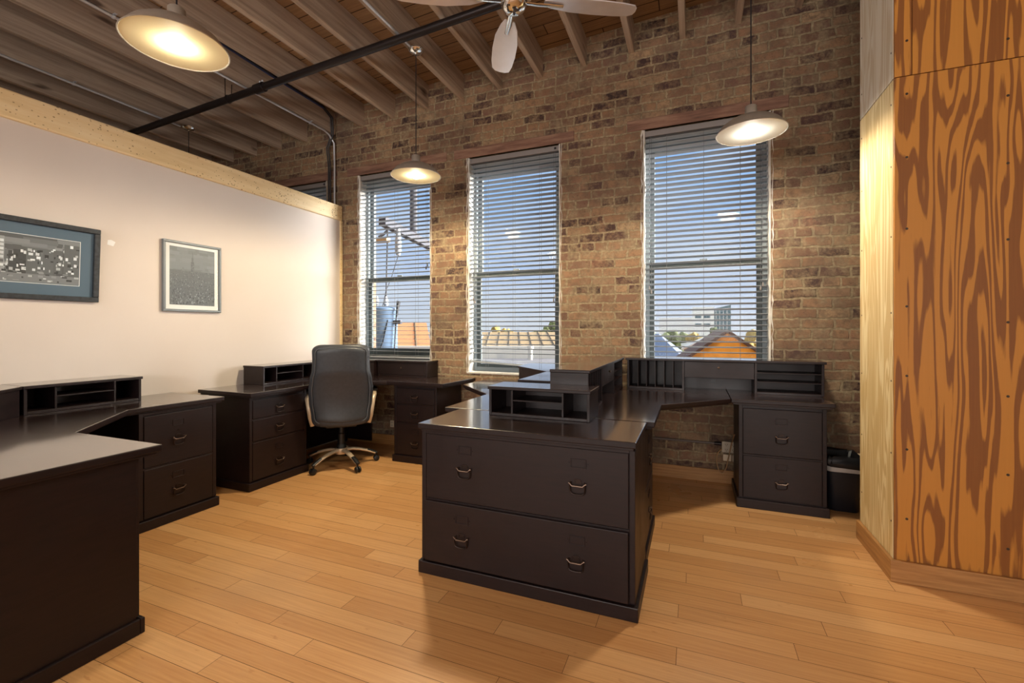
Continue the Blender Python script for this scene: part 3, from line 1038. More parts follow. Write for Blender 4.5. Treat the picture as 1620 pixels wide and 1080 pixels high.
def build_furniture():
    G = 'espresso drawer cabinets under the desks'
    # --- big lateral file at the end of the centre desks
    cabinet('lateral_file', 'dark lateral file with two wide drawers, standing free in mid floor', (-1.292, 1.970, 0), 0, 1.060, 0.435,
            [dict(z=(0.385, 0.708), h=[(0.247, 0.553), (0.813, 0.553)], c=[(0.247, 0.642), (0.815, 0.642)]),
             dict(z=(0.072, 0.374), h=[(0.237, 0.218), (0.808, 0.218)], c=[(0.237, 0.304), (0.812, 0.304)], out=0.012)], G, 0.72, (-0.018, 1.066, -0.014, 0.438))
    # --- centre right desk: return cabinet, corner top, two-drawer cabinet by the brick wall
    two = [dict(z=(0.375, 0.690), h=[(0.26, 0.507)], c=[(0.26, 0.61)]), dict(z=(0.072, 0.362), h=[(0.26, 0.197)], c=[(0.26, 0.30)])]
    cabinet('file_cabinet', 'two drawer dark cabinet against the brick wall beside the wastebasket', (0.289, 3.523, 0), 0, 0.520, 0.445, two, G, 0.72, (-0.052, 0.551, -0.075, 0.476))
    cabinet('file_cabinet', 'dark cabinet behind the lateral file, its drawers facing the wastebasket', (-0.245, 2.445, 0), R(90), 0.53, 0.50, two, G, 0.72)
    cabinet('file_cabinet', 'dark cabinet behind the lateral file, its drawers facing the office chair', (-1.375, 2.985, 0), R(-90), 0.53, 0.50, two, G, 0.72)
    GW = 'espresso corner desk tops'
    worktop('corner_desk', 'dark angled desk top below the window nearest the plywood wall', [(-0.806, 2.418), (-0.188, 2.418), (-0.192, 3.008), (0.232, 3.438), (0.232, 3.998), (-0.806, 3.998)], GW,
            legs=((-0.74, 3.93),))
    worktop('corner_desk', 'dark angled desk top below the middle window, back to back with its neighbour', [(-1.42, 2.418), (-0.812, 2.418), (-0.812, 3.998), (-1.845, 3.998), (-1.856, 3.472), (-1.423, 3.026)], GW,
            legs=((-1.79, 3.93), (-0.88, 3.93)))
    # --- corner desk by the partition
    three = [dict(z=(0.548, 0.690), h=[(0.265, 0.615)]), dict(z=(0.375, 0.535), h=[(0.265, 0.462)]), dict(z=(0.072, 0.362), h=[(0.265, 0.185)], c=[(0.265, 0.29)])]
    cabinet('drawer_cabinet', 'three drawer dark cabinet standing along the cream partition, left of the chair', (-3.142, 2.440, 0), R(90), 0.545, 0.46, three, G, 0.72)
    three2 = [dict(z=(0.548, 0.690), h=[(0.23, 0.615)]), dict(z=(0.375, 0.535), h=[(0.23, 0.462)]), dict(z=(0.072, 0.362), h=[(0.23, 0.185)], c=[(0.23, 0.29)])]
    cabinet('drawer_cabinet', 'three drawer dark cabinet against the brick wall, right of the chair', (-2.622, 3.530, 0), 0, 0.462, 0.46, three2, G, 0.72)
    worktop('corner_desk', 'dark angled desk top in the corner of partition and brick wall, behind the chair', [(-3.66, 2.392), (-3.066, 2.392), (-3.07, 3.03), (-2.655, 3.458), (-2.046, 3.444), (-2.0, 3.998), (-3.66, 3.998)], GW,
            legs=((-3.60, 3.93),), panels=((-3.645, -3.630, 2.99, 3.895), (-3.565, -3.25, 3.965, 3.98)))
    # --- near-left desk
    two2 = [dict(z=(0.385, 0.700), h=[(0.226, 0.537)], c=[(0.226, 0.633)], lock=(0.226, 0.585)), dict(z=(0.072, 0.372), h=[(0.226, 0.212)], c=[(0.226, 0.298)])]
    cabinet('file_cabinet', 'two drawer dark cabinet along the cream partition, nearest to the camera', (-3.122, 1.690, 0), R(90), 0.478, 0.52, two2, G, 0.72)
    cabinet('file_cabinet', 'dark cabinet nearest the camera, only its plain side panel showing', (-2.098, 1.138, 0), R(180), 0.46, 0.56, two2, G, 0.72)
    worktop('corner_desk', 'dark angled desk top nearest the camera, below the two framed pictures', [(-2.046, 0.56), (-2.050, 1.197), (-2.665, 1.187), (-3.118, 1.631), (-3.098, 2.213), (-3.685, 2.213), (-3.685, 0.56)], GW,
            legs=((-3.62, 0.63),), panels=((-3.67, -3.655, 0.665, 1.68), (-3.585, -2.60, 0.585, 0.60)))
    # --- hutches
    small_hutch('low pigeonhole hutch on the lateral file', (-1.064, 2.292, 0.7602), 0, 0.568, 0.222)
    small_hutch('low pigeonhole hutch along the cream partition on the desk nearest the camera', (-3.450, 1.308, 0.7602), R(90))
    small_hutch('low pigeonhole hutch along the cream partition, left of the chair', (-3.420, 2.785, 0.7602), R(90))
    small_hutch('low hutch with a flap door and knob under the window behind the chair', (-3.03, 3.80, 0.7602), 0, 0.595, 0.20, flap=True)
    small_hutch('low hutch on the middle window desk, back to back with the tall hutch', (-1.022, 3.225, 0.7602), R(-90), 0.575, 0.23)
    corner_hutch('corner hutch with angled front below the middle window', [(-1.025, 3.235), (-0.795, 3.235), (-0.795, 3.985), (-1.425, 3.985), (-1.415, 3.636)])
    corner_hutch('corner hutch with angled front where the partition meets the brick wall', [(-3.655, 3.37), (-3.425, 3.37), (-3.04, 3.76), (-3.04, 3.985), (-3.655, 3.985)])
    corner_hutch('corner hutch with angled front at the left edge of the picture', [(-3.68, 0.60), (-3.02, 0.60), (-3.02, 0.86), (-3.442, 1.30), (-3.68, 1.30)])
    tall_hutch('tall letter-slot hutch against the brick wall below the window nearest the plywood', (-0.508, 3.775, 0.7602), 0)
    tall_hutch('tall letter-slot hutch on the desk return behind the lateral file', (-0.553, 2.520, 0.7602), R(90), 1.30, 0.225)


# ------------------------------------------------------------------ chair
def build_chair():
    ang = R(43)           # faces the corner of the desk
    t = thing('office_chair', 'high-backed black leather office chair on a silver five-star base, seen from behind', 'chair', (-2.985, 3.235, 0), ang)
    # local +y is the way the sitter looks

    def sup(a, n):
        c_, s_ = cos(a), sin(a)
        return (abs(c_) ** (2 / n)) * (1 if c_ >= 0 else -1), (abs(s_) ** (2 / n)) * (1 if s_ >= 0 else -1)

    keys = [(0.0, 0.232), (0.12, 0.243), (0.30, 0.262), (0.45, 0.267), (0.58, 0.255), (0.70, 0.236), (0.82, 0.232), (0.92, 0.234), (1.0, 0.228)]

    def wid(s):
        for (a, wa), (b_, wb) in zip(keys, keys[1:]):
            if s <= b_:
                u = (s - a) / (b_ - a)
                u = u * u * (3 - 2 * u)
                return wa + (wb - wa) * u
        return keys[-1][1]

    ZB, ZT = 0.392, 1.108

    def yoff(s):
        return -0.185 - 0.10 * s + 0.045 * sin(pi * min(1, s * 1.5)) - 0.0

    def back_loft(scale_w, th, z0, z1, dy=0.0):
        rings = []
        N = 36
        for i in range(N + 1):
            s = i / N
            # cosine spacing so that the ends round off
            sc = 0.5 - 0.5 * cos(pi * s)
            z = z0 + (z1 - z0) * sc
            gs = (z - ZB) / (ZT - ZB)
            edge = min(sc, 1 - sc) / 0.075
            k = 1.0 if edge >= 1 else (1 - (1 - edge) ** 2.4) ** (1 / 2.4)
            k = max(k, 0.02)
            hw = wid(gs) * scale_w - (1 - k) * 0.085
            ht = th * (0.35 + 0.65 * k) if k < 1 else th
            ring = []
            for j in range(36):
                cx, cy = sup(2 * pi * j / 36, 3.2)
                bow = 0.055 * (cx * cx) * 0.6
                ring.append((hw * cx, yoff(gs) + dy + ht * cy + bow, z))
            rings.append(ring)
        return MB().loft(rings)

    bk = back_loft(1.0, 0.042, ZB, ZT).build('backrest', 'black_leather', t, True)
    back_loft(0.88, 0.020, ZB + 0.035, ZT - 0.025, -0.034).build('rear_panel', 'black_leather', bk, True)
    pts = []
    n = 60
    for sx in (1, -1):
        for i in range(n + 1):
            s = i / n if sx == 1 else 1 - i / n
            z = ZB + 0.03 + (ZT - ZB - 0.055) * s
            gs = (z - ZB) / (ZT - ZB)
            edge = min(s, 1 - s) / 0.09
            k = 1.0 if edge >= 1 else (1 - (1 - edge) ** 2.4) ** (1 / 2.4)
            hw = wid(gs) * 0.89 - (1 - k) * 0.075
            cx = 0.9
            pts.append((sx * hw, yoff(gs) - 0.040 + 0.055 * 0.6 * 0.8, z))
    MB().tube(pts, 0.0042, 6, closed=True).build('piping', 'leather_piping', bk, True)
    # seat cushion
    rings = []
    for i in range(13):
        s = i / 12
        z = 0.405 + 0.105 * s
        k = (1 - abs(2 * s - 1) ** 3.0) ** (1 / 3.0) if 0 < s < 1 else 0.0
        ring = []
        for j in range(40):
            cx, cy = sup(2 * pi * j / 40, 4)
            ring.append((cx * (0.215 + 0.04 * k), 0.06 + cy * (0.215 + 0.04 * k), z + 0.012 * cy * cy))
        rings.append(ring)
    MB().loft(rings).build('seat', 'black_leather', t, True)
    MB().box(-0.13, 0.13, -0.12, 0.16, 0.365, 0.407, 0.012).build('mechanism', 'black_plastic', t)
    lv = MB().tube([(0.10, 0.02, 0.38), (0.25, -0.02, 0.372), (0.30, -0.03, 0.368)], 0.006, 8).build('tilt_lever', 'black_plastic', t, True)
    MB().lathe([(0.046, 0.155), (0.040, 0.19), (0.032, 0.20), (0.032, 0.29), (0.024, 0.30), (0.024, 0.37)], 24, (0, 0, 0)).build('gas_column', 'black_plastic', t, True)
    # arms
    for sx in (-1, 1):
        P = [(0.235, -0.10, 0.395), (0.252, -0.12, 0.47), (0.262, -0.13, 0.55), (0.272, -0.11, 0.61), (0.284, -0.07, 0.645), (0.290, -0.02, 0.660), (0.290, 0.06, 0.664),
             (0.290, 0.16, 0.660), (0.290, 0.21, 0.63), (0.285, 0.22, 0.55), (0.262, 0.19, 0.46), (0.235, 0.15, 0.405)]
        a = MB().tube([(sx * x, y, z) for x, y, z in P], 0.017, 12, flat=(1.15, 0.8)).build('arm', 'champagne_metal', t, True)
        b = MB()
        b.box(sx * 0.262, sx * 0.316, -0.04, 0.21, 0.672, 0.692, 0.008, 3)
        b.build('arm_pad', 'black_plastic', a, True)
    # five-star base; spokes at fixed compass angles
    hub = MB().lathe([(0.020, 0.105), (0.050, 0.110), (0.056, 0.135), (0.050, 0.160), (0.03, 0.165)], 28).build('base_hub', 'champagne_metal', t, True)
    for deg in (266, 338, 50, 122, 194):
        a = R(deg) - ang
        d = Vector((cos(a), sin(a), 0))
        pr = [(0.035, 0.140, 0.026), (0.10, 0.142, 0.024), (0.17, 0.128, 0.022), (0.24, 0.105, 0.020), (0.30, 0.078, 0.018)]
        sp = MB().tube([d * r_ + Vector((0, 0, z)) for r_, z, _ in pr], [w_ for _, _, w_ in pr], 12, flat=(1.0, 0.62)).build('base_spoke', 'champagne_metal', t, True)
        q = [(0.228, 0.117, 0.019), (0.27, 0.101, 0.020), (0.318, 0.078, 0.017)]
        MB().tube([d * r_ + Vector((0, 0, z)) for r_, z, _ in q], [w_ for _, _, w_ in q], 12, flat=(1.0, 0.55)).build('foot_pad', 'black_plastic', sp, True)
        side = Vector((-d.y, d.x, 0))
        b = MB()
        c = d * 0.312 + Vector((0, 0, 0.027))
        rot = Matrix.Translation(c) @ Matrix(((d.x, side.x, 0, 0), (d.y, side.y, 0, 0), (0, 0, 1, 0), (0, 0, 0, 1)))
        for s in (-1, 1):
            m_ = MB()
            m_.lathe([(0.006, s * 0.004), (0.025, s * 0.005), (0.027, s * 0.011), (0.025, s * 0.020), (0.012, s * 0.025)], 20, (0, 0, 0), 'y')
            m_.xform(rot)
            tmp = bpy.data.meshes.new('tmp')
            m_.bm.to_mesh(tmp)
            m_.bm.free()
            b.bm.from_mesh(tmp)
            bpy.data.meshes.remove(tmp)
        b.tube([d * 0.306 + Vector((0, 0, 0.03)), d * 0.306 + Vector((0, 0, 0.078))], 0.008, 8)
        b.build('castor', 'black_plastic', t, True)
    return t


# ------------------------------------------------------------------ lamps, fan, pipes
def pendant(label, loc, z_top, warm, power, color, name='pendant_lamp', spot=True):
    """loc = centre of the rim"""
    t = thing(name, label, 'lamp', loc, 0, 'dome pendant lamps hung from the joists')
    outer = [(0.030, 0.165), (0.034, 0.160), (0.036, 0.105), (0.048, 0.100), (0.090, 0.090), (0.130, 0.072), (0.165, 0.046), (0.188, 0.018), (0.201, 0.0)]
    b = MB()
    b.lathe(outer, 48, cap=False)
    b.lathe([(0.201, 0.0), (0.204, -0.003), (0.200, -0.005), (0.197, -0.001)], 48, cap=False)
    sh = b.build('shade', 'brushed_nickel', t, True)
    inner = [(0.197, -0.001), (0.184, 0.016), (0.161, 0.042), (0.127, 0.067), (0.088, 0.085), (0.047, 0.094), (0.02, 0.095)]
    MB().lathe(inner, 48, cap=True).build('enamel_lining', 'enamel_cream' if warm else 'enamel_white', sh, True)
    bl = MB()
    pr = [(0.002, -0.026)] + [(0.034 * sin(pi * k / 14), 0.008 - 0.034 * cos(pi * k / 14)) for k in range(1, 8)]
    bl.lathe(pr, 28)
    bu = bl.build('bulb', 'bulb_warm' if warm else 'bulb_white', t, True)
    MB().lathe([(0.0345, 0.008), (0.047, 0.011), (0.047, 0.014), (0.033, 0.024), (0.024, 0.05), (0.016, 0.07), (0.014, 0.095)], 28).build('shading_collar', 'enamel_white', bu, True)  # bulb base, its flange added to keep light off the dome top
    H = z_top - loc[2]
    MB().tube([(0, 0, 0.16), (0, 0, H - 0.035)], 0.0035, 8).build('cord', 'black_cable', t)
    MB().lathe([(0.003, H - 0.040), (0.008, H - 0.038), (0.012, H - 0.030), (0.045, H - 0.022), (0.060, H - 0.008), (0.062, H)], 36).build('canopy', 'chrome', t, True)
    if spot:
        d = bpy.data.lights.new('pendant_light', 'SPOT')
        d.energy = power
        d.color = color
        d.spot_size = R(174)
        d.spot_blend = 0.35
        d.shadow_soft_size = 0.09
        o = bpy.data.objects.new('pendant_light', d)
        COL.objects.link(o)
        o.parent = t
        o.location = (0, 0, -0.032)
    return t


def build_lamps():
    w = (1.0, 0.88, 0.68)
    pendant('large dome pendant lamp nearest the camera, top left of the picture', (-2.138, 1.305, 2.502), JB - 2.15 * SL - 0.022, True, 36, w)
    pendant('dome pendant lamp hanging between the two windows nearest the partition', (-2.115, 3.136, 2.497), JB - 2.115 * SL - 0.022, True, 145, (1.0, 0.82, 0.53))
    pendant('dome pendant lamp hanging in front of the window nearest the plywood wall', (0.330, 3.185, 2.472), JB + 0.33 * SL, False, 88, (1.0, 0.88, 0.68))
    pendant('pendant lamp beyond the cream partition, only canopy and cord in view', (-4.98, 3.16, 2.30), JB - 4.98 * SL - 0.02, True, 40, w)


def build_fan():
    cx, cy, z = -0.844, 2.117, 2.90
    zt = JB + SL * cx
    t = thing('ceiling_fan', 'chrome ceiling fan with four flat blades, cut off by the top of the picture', 'fan', (cx, cy, z))
    MB().lathe([(0.004, -0.068), (0.030, -0.064), (0.052, -0.050), (0.064, -0.030), (0.068, -0.008), (0.068, 0.02)], 40).build('hub_bowl', 'chrome', t, True)
    MB().lathe([(0.068, 0.02), (0.10, 0.03), (0.115, 0.06), (0.115, 0.12), (0.09, 0.16), (0.035, 0.175), (0.018, 0.19)], 40).build('motor_housing', 'chrome', t, True)
    MB().lathe([(0.012, 0.185), (0.012, zt - z - 0.06)], 16).build('downrod', 'chrome', t, True)
    MB().lathe([(0.02, zt - z - 0.09), (0.055, zt - z - 0.06), (0.068, zt - z - 0.015), (0.068, zt - z)], 32).build('canopy', 'chrome', t, True)
    MB().lathe([(0.003, -0.076), (0.006, -0.072), (0.006, -0.066)], 10).build('pull_switch', 'black_iron', t, True)
    for deg in (120, 29.4, -60, 210):
        a = R(deg)
        out = [(0.155, -0.028), (0.22, -0.052), (0.34, -0.071), (0.46, -0.074), (0.56, -0.069), (0.618, -0.058), (0.634, -0.035), (0.640, 0.0), (0.636, 0.030),
               (0.612, 0.052), (0.54, 0.064), (0.42, 0.070), (0.30, 0.066), (0.20, 0.045), (0.155, 0.028)]
        b = MB().prism(out, -0.003, 0.003, 0.001)
        b.xform(Matrix.Rotation(a, 4, 'Z') @ Matrix.Rotation(R(11), 4, 'X'))
        bl = b.build('blade', 'fan_blade', t)
        b = MB()
        b.tube([(0.06, 0, -0.010), (0.12, 0, -0.012), (0.17, 0, -0.010), (0.255, 0.004, -0.007)], [0.014, 0.015, 0.017, 0.012], 12, flat=(1.0, 0.45))
        b.xform(Matrix.Rotation(a, 4, 'Z') @ Matrix.Rotation(R(11), 4, 'X'))
        b.build('blade_iron', 'chrome', bl, True)


def build_pipes():
    py = 2.914
    r = 0.031

    def pz_(x): return 3.594 + SL * x
    t = thing('iron_pipe', 'black iron pipe running across under the ceiling joists', 'pipe', (-3, py, pz_(-3)))
    L = lambda x, dy=0.0, dz=0.0: (x + 3, dy, SL * (x + 3) + dz)
    MB().tube([L(-7.9), L(4.9)], r, 20).build('pipe_run', 'black_iron', t, True)
    d = Vector((1, 0, SL)).normalized()
    for x in (-3.62, 1.2):
        b = MB()
        for dx, rr in ((-0.055, 0.037), (-0.04, 0.043), (0.04, 0.043), (0.055, 0.037)):
            pass
        b.tube([L(x - 0.055), L(x - 0.05), L(x + 0.05), L(x + 0.055)], [0.036, 0.042, 0.042, 0.036], 20)
        b.build('coupling', 'black_iron', t, True)
    for x in (-4.03, -0.4, 2.6):
        b = MB()
        for s in (-1, 1):
            b.tube([L(x, s * 0.030, 0.01), L(x - 0.03 * s, s * 0.055, 0.17)], 0.0035, 6)
        ring = []
        for k in range(16):
            a = 2 * pi * k / 16
            ring.append((x + 3, cos(a) * (r + 0.003), SL * (x + 3) + sin(a) * (r + 0.003)))
        b.tube(ring, 0.004, 6, closed=True)
        b.build('hanger', 'black_iron', t, True)
    b = MB()
    for k in range(2):
        b.lathe([(0.006, 0), (0.010, 0.010), (0.006, 0.022)], 10, L(-3.62 + 0.03 * k, 0.0, r + 0.012))
    b.build('pipe_clamp', 'conduit_metal', t, True)

    def run(label, pts, rad, mat, straps=(), name='conduit', cat='conduit', group='thin steel conduits along the joists'):
        o0 = Vector(pts[0])
        tt = thing(name, label, cat, o0, 0, group)
        MB().tube([Vector(p) - o0 for p in pts], rad, 10).build('tube', mat, tt, True)
        for p in straps:
            p = Vector(p) - o0
            b_ = MB()
            b_.lathe([(rad + 0.004, -0.008), (rad + 0.004, 0.008)], 14, tuple(p), 'y')
            b_.box(p.x, p.x + 0.035, p.y - 0.008, p.y + 0.008, p.z + rad, p.z + rad + 0.004)
            b_.build('strap', 'conduit_metal', tt)
        return tt

    zc = lambda x: 3.640 + SL * x
    run('steel conduit along the joists beyond the cream partition, feeding the far canopy', [(-5.02, -4.5, zc(-5.02)), (-5.02, 3.10, zc(-5.02))], 0.011, 'conduit_metal',
        [(-5.02, 2.22, zc(-5.02))])
    run('steel conduit under a joist that bends down at the brick wall near the partition', [(-3.80, -4.5, zc(-3.8)), (-3.80, 3.86, zc(-3.8)), (-3.80, 3.93, zc(-3.8) - 0.02), (-3.78, 3.985, zc(-3.8) - 0.10), (-3.778, 3.99, 3.1), (-3.778, 3.99, 2.635)],
        0.011, 'conduit_metal', [(-3.80, 1.90, zc(-3.8)), (-3.80, 3.66, zc(-3.8))])
    run('steel conduit leading to the canopy of the pendant between the windows', [(-2.132, -4.5, zc(-2.132)), (-2.132, 3.08, zc(-2.132))], 0.011, 'conduit_metal')
    # cable bundle and black riser
    o0 = Vector((-3.5, 1.0, 3.66))
    tt = thing('cable_bundle', 'blue and black cable bundle along a joist, turning down the brick wall', 'cable', o0)
    for k, (dx, dz, mt) in enumerate(((0, 0, 'blue_cable'), (0.014, 0.004, 'black_cable'), (-0.012, 0.010, 'black_cable'), (0.004, 0.016, 'blue_cable'))):
        pts = [(-3.50, -4.5, 3.70), (-3.60, 1.0, 3.68), (-3.64, 2.11, 3.665), (-3.715, 2.53, 3.660), (-3.745, 3.2, 3.655), (-3.755, 3.80, 3.655), (-3.765, 3.93, 3.60), (-3.775, 3.95, 3.42), (-3.85, 3.955, 3.28), (-3.852, 3.985, 3.1), (-3.852, 3.99, 2.64)]
        if mt == 'blue_cable':
            pts = pts[:6]
        MB().tube([Vector((x + dx, y, z + dz)) - o0 for x, y, z in pts], 0.0075, 8).build('cable', mt, tt, True)


# ------------------------------------------------------------------ pictures
def sheet(name, y0, y1, z0, z1, x, rects, parent, base):
    """printed sheet on the partition: rects = (u0,u1,v0,v1,grey rgb) in 0..1"""
    bm = bmesh.new()
    lay = bm.loops.layers.float_color.new('ink')

    def q(u0, u1, v0, v1, c, dx):
        pts = [(x + dx, y0 + (y1 - y0) * u, z0 + (z1 - z0) * v) for u, v in ((u0, v0), (u1, v0), (u1, v1), (u0, v1))]
        f = bm.faces.new([bm.verts.new(p) for p in pts])
        for lp in f.loops:
            lp[lay] = (*c, 1)
    q(0, 1, 0, 1, base, 0)
    for i, r in enumerate(rects):
        u0, u1, v0, v1 = [min(1, max(0, a)) for a in r[:4]]
        q(u0, u1, v0, v1, r[4], 0.00002 + 0.0000015 * i)
    me = bpy.data.meshes.new(name)
    bm.to_mesh(me)
    bm.free()
    me.materials.append(M['print'])
    o = bpy.data.objects.new(name, me)
    COL.objects.link(o)
    o.parent = parent
    return o


def frame_boxes(b, y0, y1, z0, z1, x0, x1, w, bev):
    b.box(x0, x1, y0, y1, z1 - w, z1, bev)
    b.box(x0, x1, y0, y1, z0, z0 + w, bev)
    b.box(x0, x1, y0, y0 + w, z0 + w, z1 - w, bev)
    b.box(x0, x1, y1 - w, y1, z0 + w, z1 - w, bev)
    return b


def g(v):
    return (v * 0.92, v * 0.97, v * 1.04)


def build_pictures():
    X = -3.70
    # large panoramic street picture
    rng = random.Random(21)
    y0, y1, z0, z1 = 0.56, 1.757, 1.418, 1.898
    t = thing('framed_picture', 'wide black framed city street photograph with slate blue mat at the left edge', 'picture', (X, y0, z0), 0, 'framed pictures on the cream partition')
    W, H = y1 - y0, z1 - z0
    frame_boxes(MB(), 0, W, 0, H, 0.001, 0.026, 0.032, 0.004).build('frame', 'frame_black', t)
    MB().box(0.002, 0.010, 0.03, W - 0.03, 0.03, H - 0.03).build('mat', 'mat_blue', t)
    iy0, iy1, iz0, iz1 = 0.105, W - 0.105, 0.103, H - 0.103
    frame_boxes(MB(), iy0 - 0.006, iy1 + 0.006, iz0 - 0.006, iz1 + 0.006, 0.010, 0.0108, 0.003, 0.0).build('mat_fillet', 'mat_white', t)
    rects = []
    for k in range(30):     # cloudy night sky
        u, v = rng.random(), rng.uniform(0.6, 1)
        rects.append((u - 0.08, u + 0.08, v - 0.05, v + 0.05, g(rng.uniform(0.10, 0.28))))
    for k in range(34):     # blocks, lower toward the middle of the street
        u = k / 34 + rng.uniform(-0.01, 0.01)
        dist = abs(u - 0.52)
        top = 0.35 + dist * 1.1 + rng.uniform(-0.08, 0.12)
        w_ = rng.uniform(0.02, 0.05)
        c = rng.uniform(0.03, 0.2)
        rects.append((u - w_, u + w_, 0.18, top, g(c)))
        for j in range(15):
            a = rng.uniform(u - w_, u + w_ * 0.6)
            v = rng.uniform(0.22, max(0.3, top - 0.03))
            rects.append((a, a + rng.uniform(0.006, 0.022), v, v + rng.uniform(0.02, 0.07), g(rng.choice((0.75, 0.95, 0.5, 0.85, 0.03, 0.02)))))
    rects.append((0.625, 0.655, 0.2, 0.93, g(0.35)))
    for j in range(7):
        rects.append((0.628, 0.652, 0.3 + 0.085 * j, 0.355 + 0.085 * j, g(rng.choice((0.85, 0.7, 0.12)))))
    rects.append((0, 1, 0, 0.18, g(0.22)))
    for k in range(90):     # wet street and traffic
        u, v = rng.random(), rng.uniform(0.01, 0.24)
        w_ = rng.uniform(0.005, 0.03)
        rects.append((u, u + w_, v, v + rng.uniform(0.015, 0.05), g(rng.choice((0.75, 0.5, 0.06, 0.03, 0.3)))))
    sheet('print', iy0, iy1, iz0, iz1, 0.0109, rects, t, g(0.10))
    p_ = MB()
    p_.quad((0.015, 0.03, 0.03), (0.015, W - 0.03, 0.03), (0.015, W - 0.03, H - 0.03), (0.015, 0.03, H - 0.03))
    p_.build('glass', 'glass', t)
    t.rotation_euler = (0, R(3.2), 0)

    # small portrait picture
    rng = random.Random(5)
    y0, y1, z0, z1 = 2.150, 2.596, 1.376, 1.918
    t = thing('framed_picture', 'upright grey framed aerial city photograph with white mat', 'picture', (X, y0, z0), 0, 'framed pictures on the cream partition')
    W, H = y1 - y0, z1 - z0
    frame_boxes(MB(), 0, W, 0, H, 0.001, 0.026, 0.018, 0.003).build('frame', 'frame_grey', t)
    MB().box(0.002, 0.012, 0.016, W - 0.016, 0.016, H - 0.016).build('mat', 'mat_white', t)
    rects = []
    for k in range(40):
        u, v = rng.random(), rng.uniform(0.55, 1)
        rects.append((u - 0.1, u + 0.1, v - 0.03, v + 0.03, g(rng.uniform(0.15, 0.22))))
    rects.append((0, 1, 0, 0.60, g(0.12)))
    for k in range(520):
        u, v = rng.random(), rng.uniform(0.0, 0.60)
        s = 0.35 + (0.6 - v)
        rects.append((u, u + 0.030 * s * rng.uniform(0.4, 1), v, v + 0.035 * s * rng.uniform(0.4, 1.2), g(rng.choice((0.05, 0.08, 0.12, 0.2, 0.3, 0.04)))))
    rects.append((0.455, 0.525, 0.30, 0.76, g(0.10)))
    rects.append((0.47, 0.51, 0.76, 0.84, g(0.12)))
    rects.append((0.486, 0.494, 0.84, 0.93, g(0.10)))
    for k in range(50):
        u, v = rng.uniform(0.46, 0.52), rng.uniform(0.32, 0.76)
        rects.append((u, u + 0.006, v, v + 0.008, g(0.32)))
    sheet('print', 0.050, W - 0.050, 0.052, H - 0.042, 0.0122, rects, t, g(0.19))
    p_ = MB()
    p_.quad((0.0155, 0.016, 0.016), (0.0155, W - 0.016, 0.016), (0.0155, W - 0.016, H - 0.016), (0.0155, 0.016, H - 0.016))
    p_.build('glass', 'glass', t)


# ------------------------------------------------------------------ wastebasket, outlets
def rrect(w, d, r, n=5):
    pts = []
    for cx, cy, a0 in ((w - r, d - r, 0), (-w + r, d - r, 90), (-w + r, -d + r, 180), (w - r, -d + r, 270)):
        for k in range(n + 1):
            a = R(a0 + 90 * k / n)
            pts.append((cx + r * cos(a), cy + r * sin(a)))
    return pts


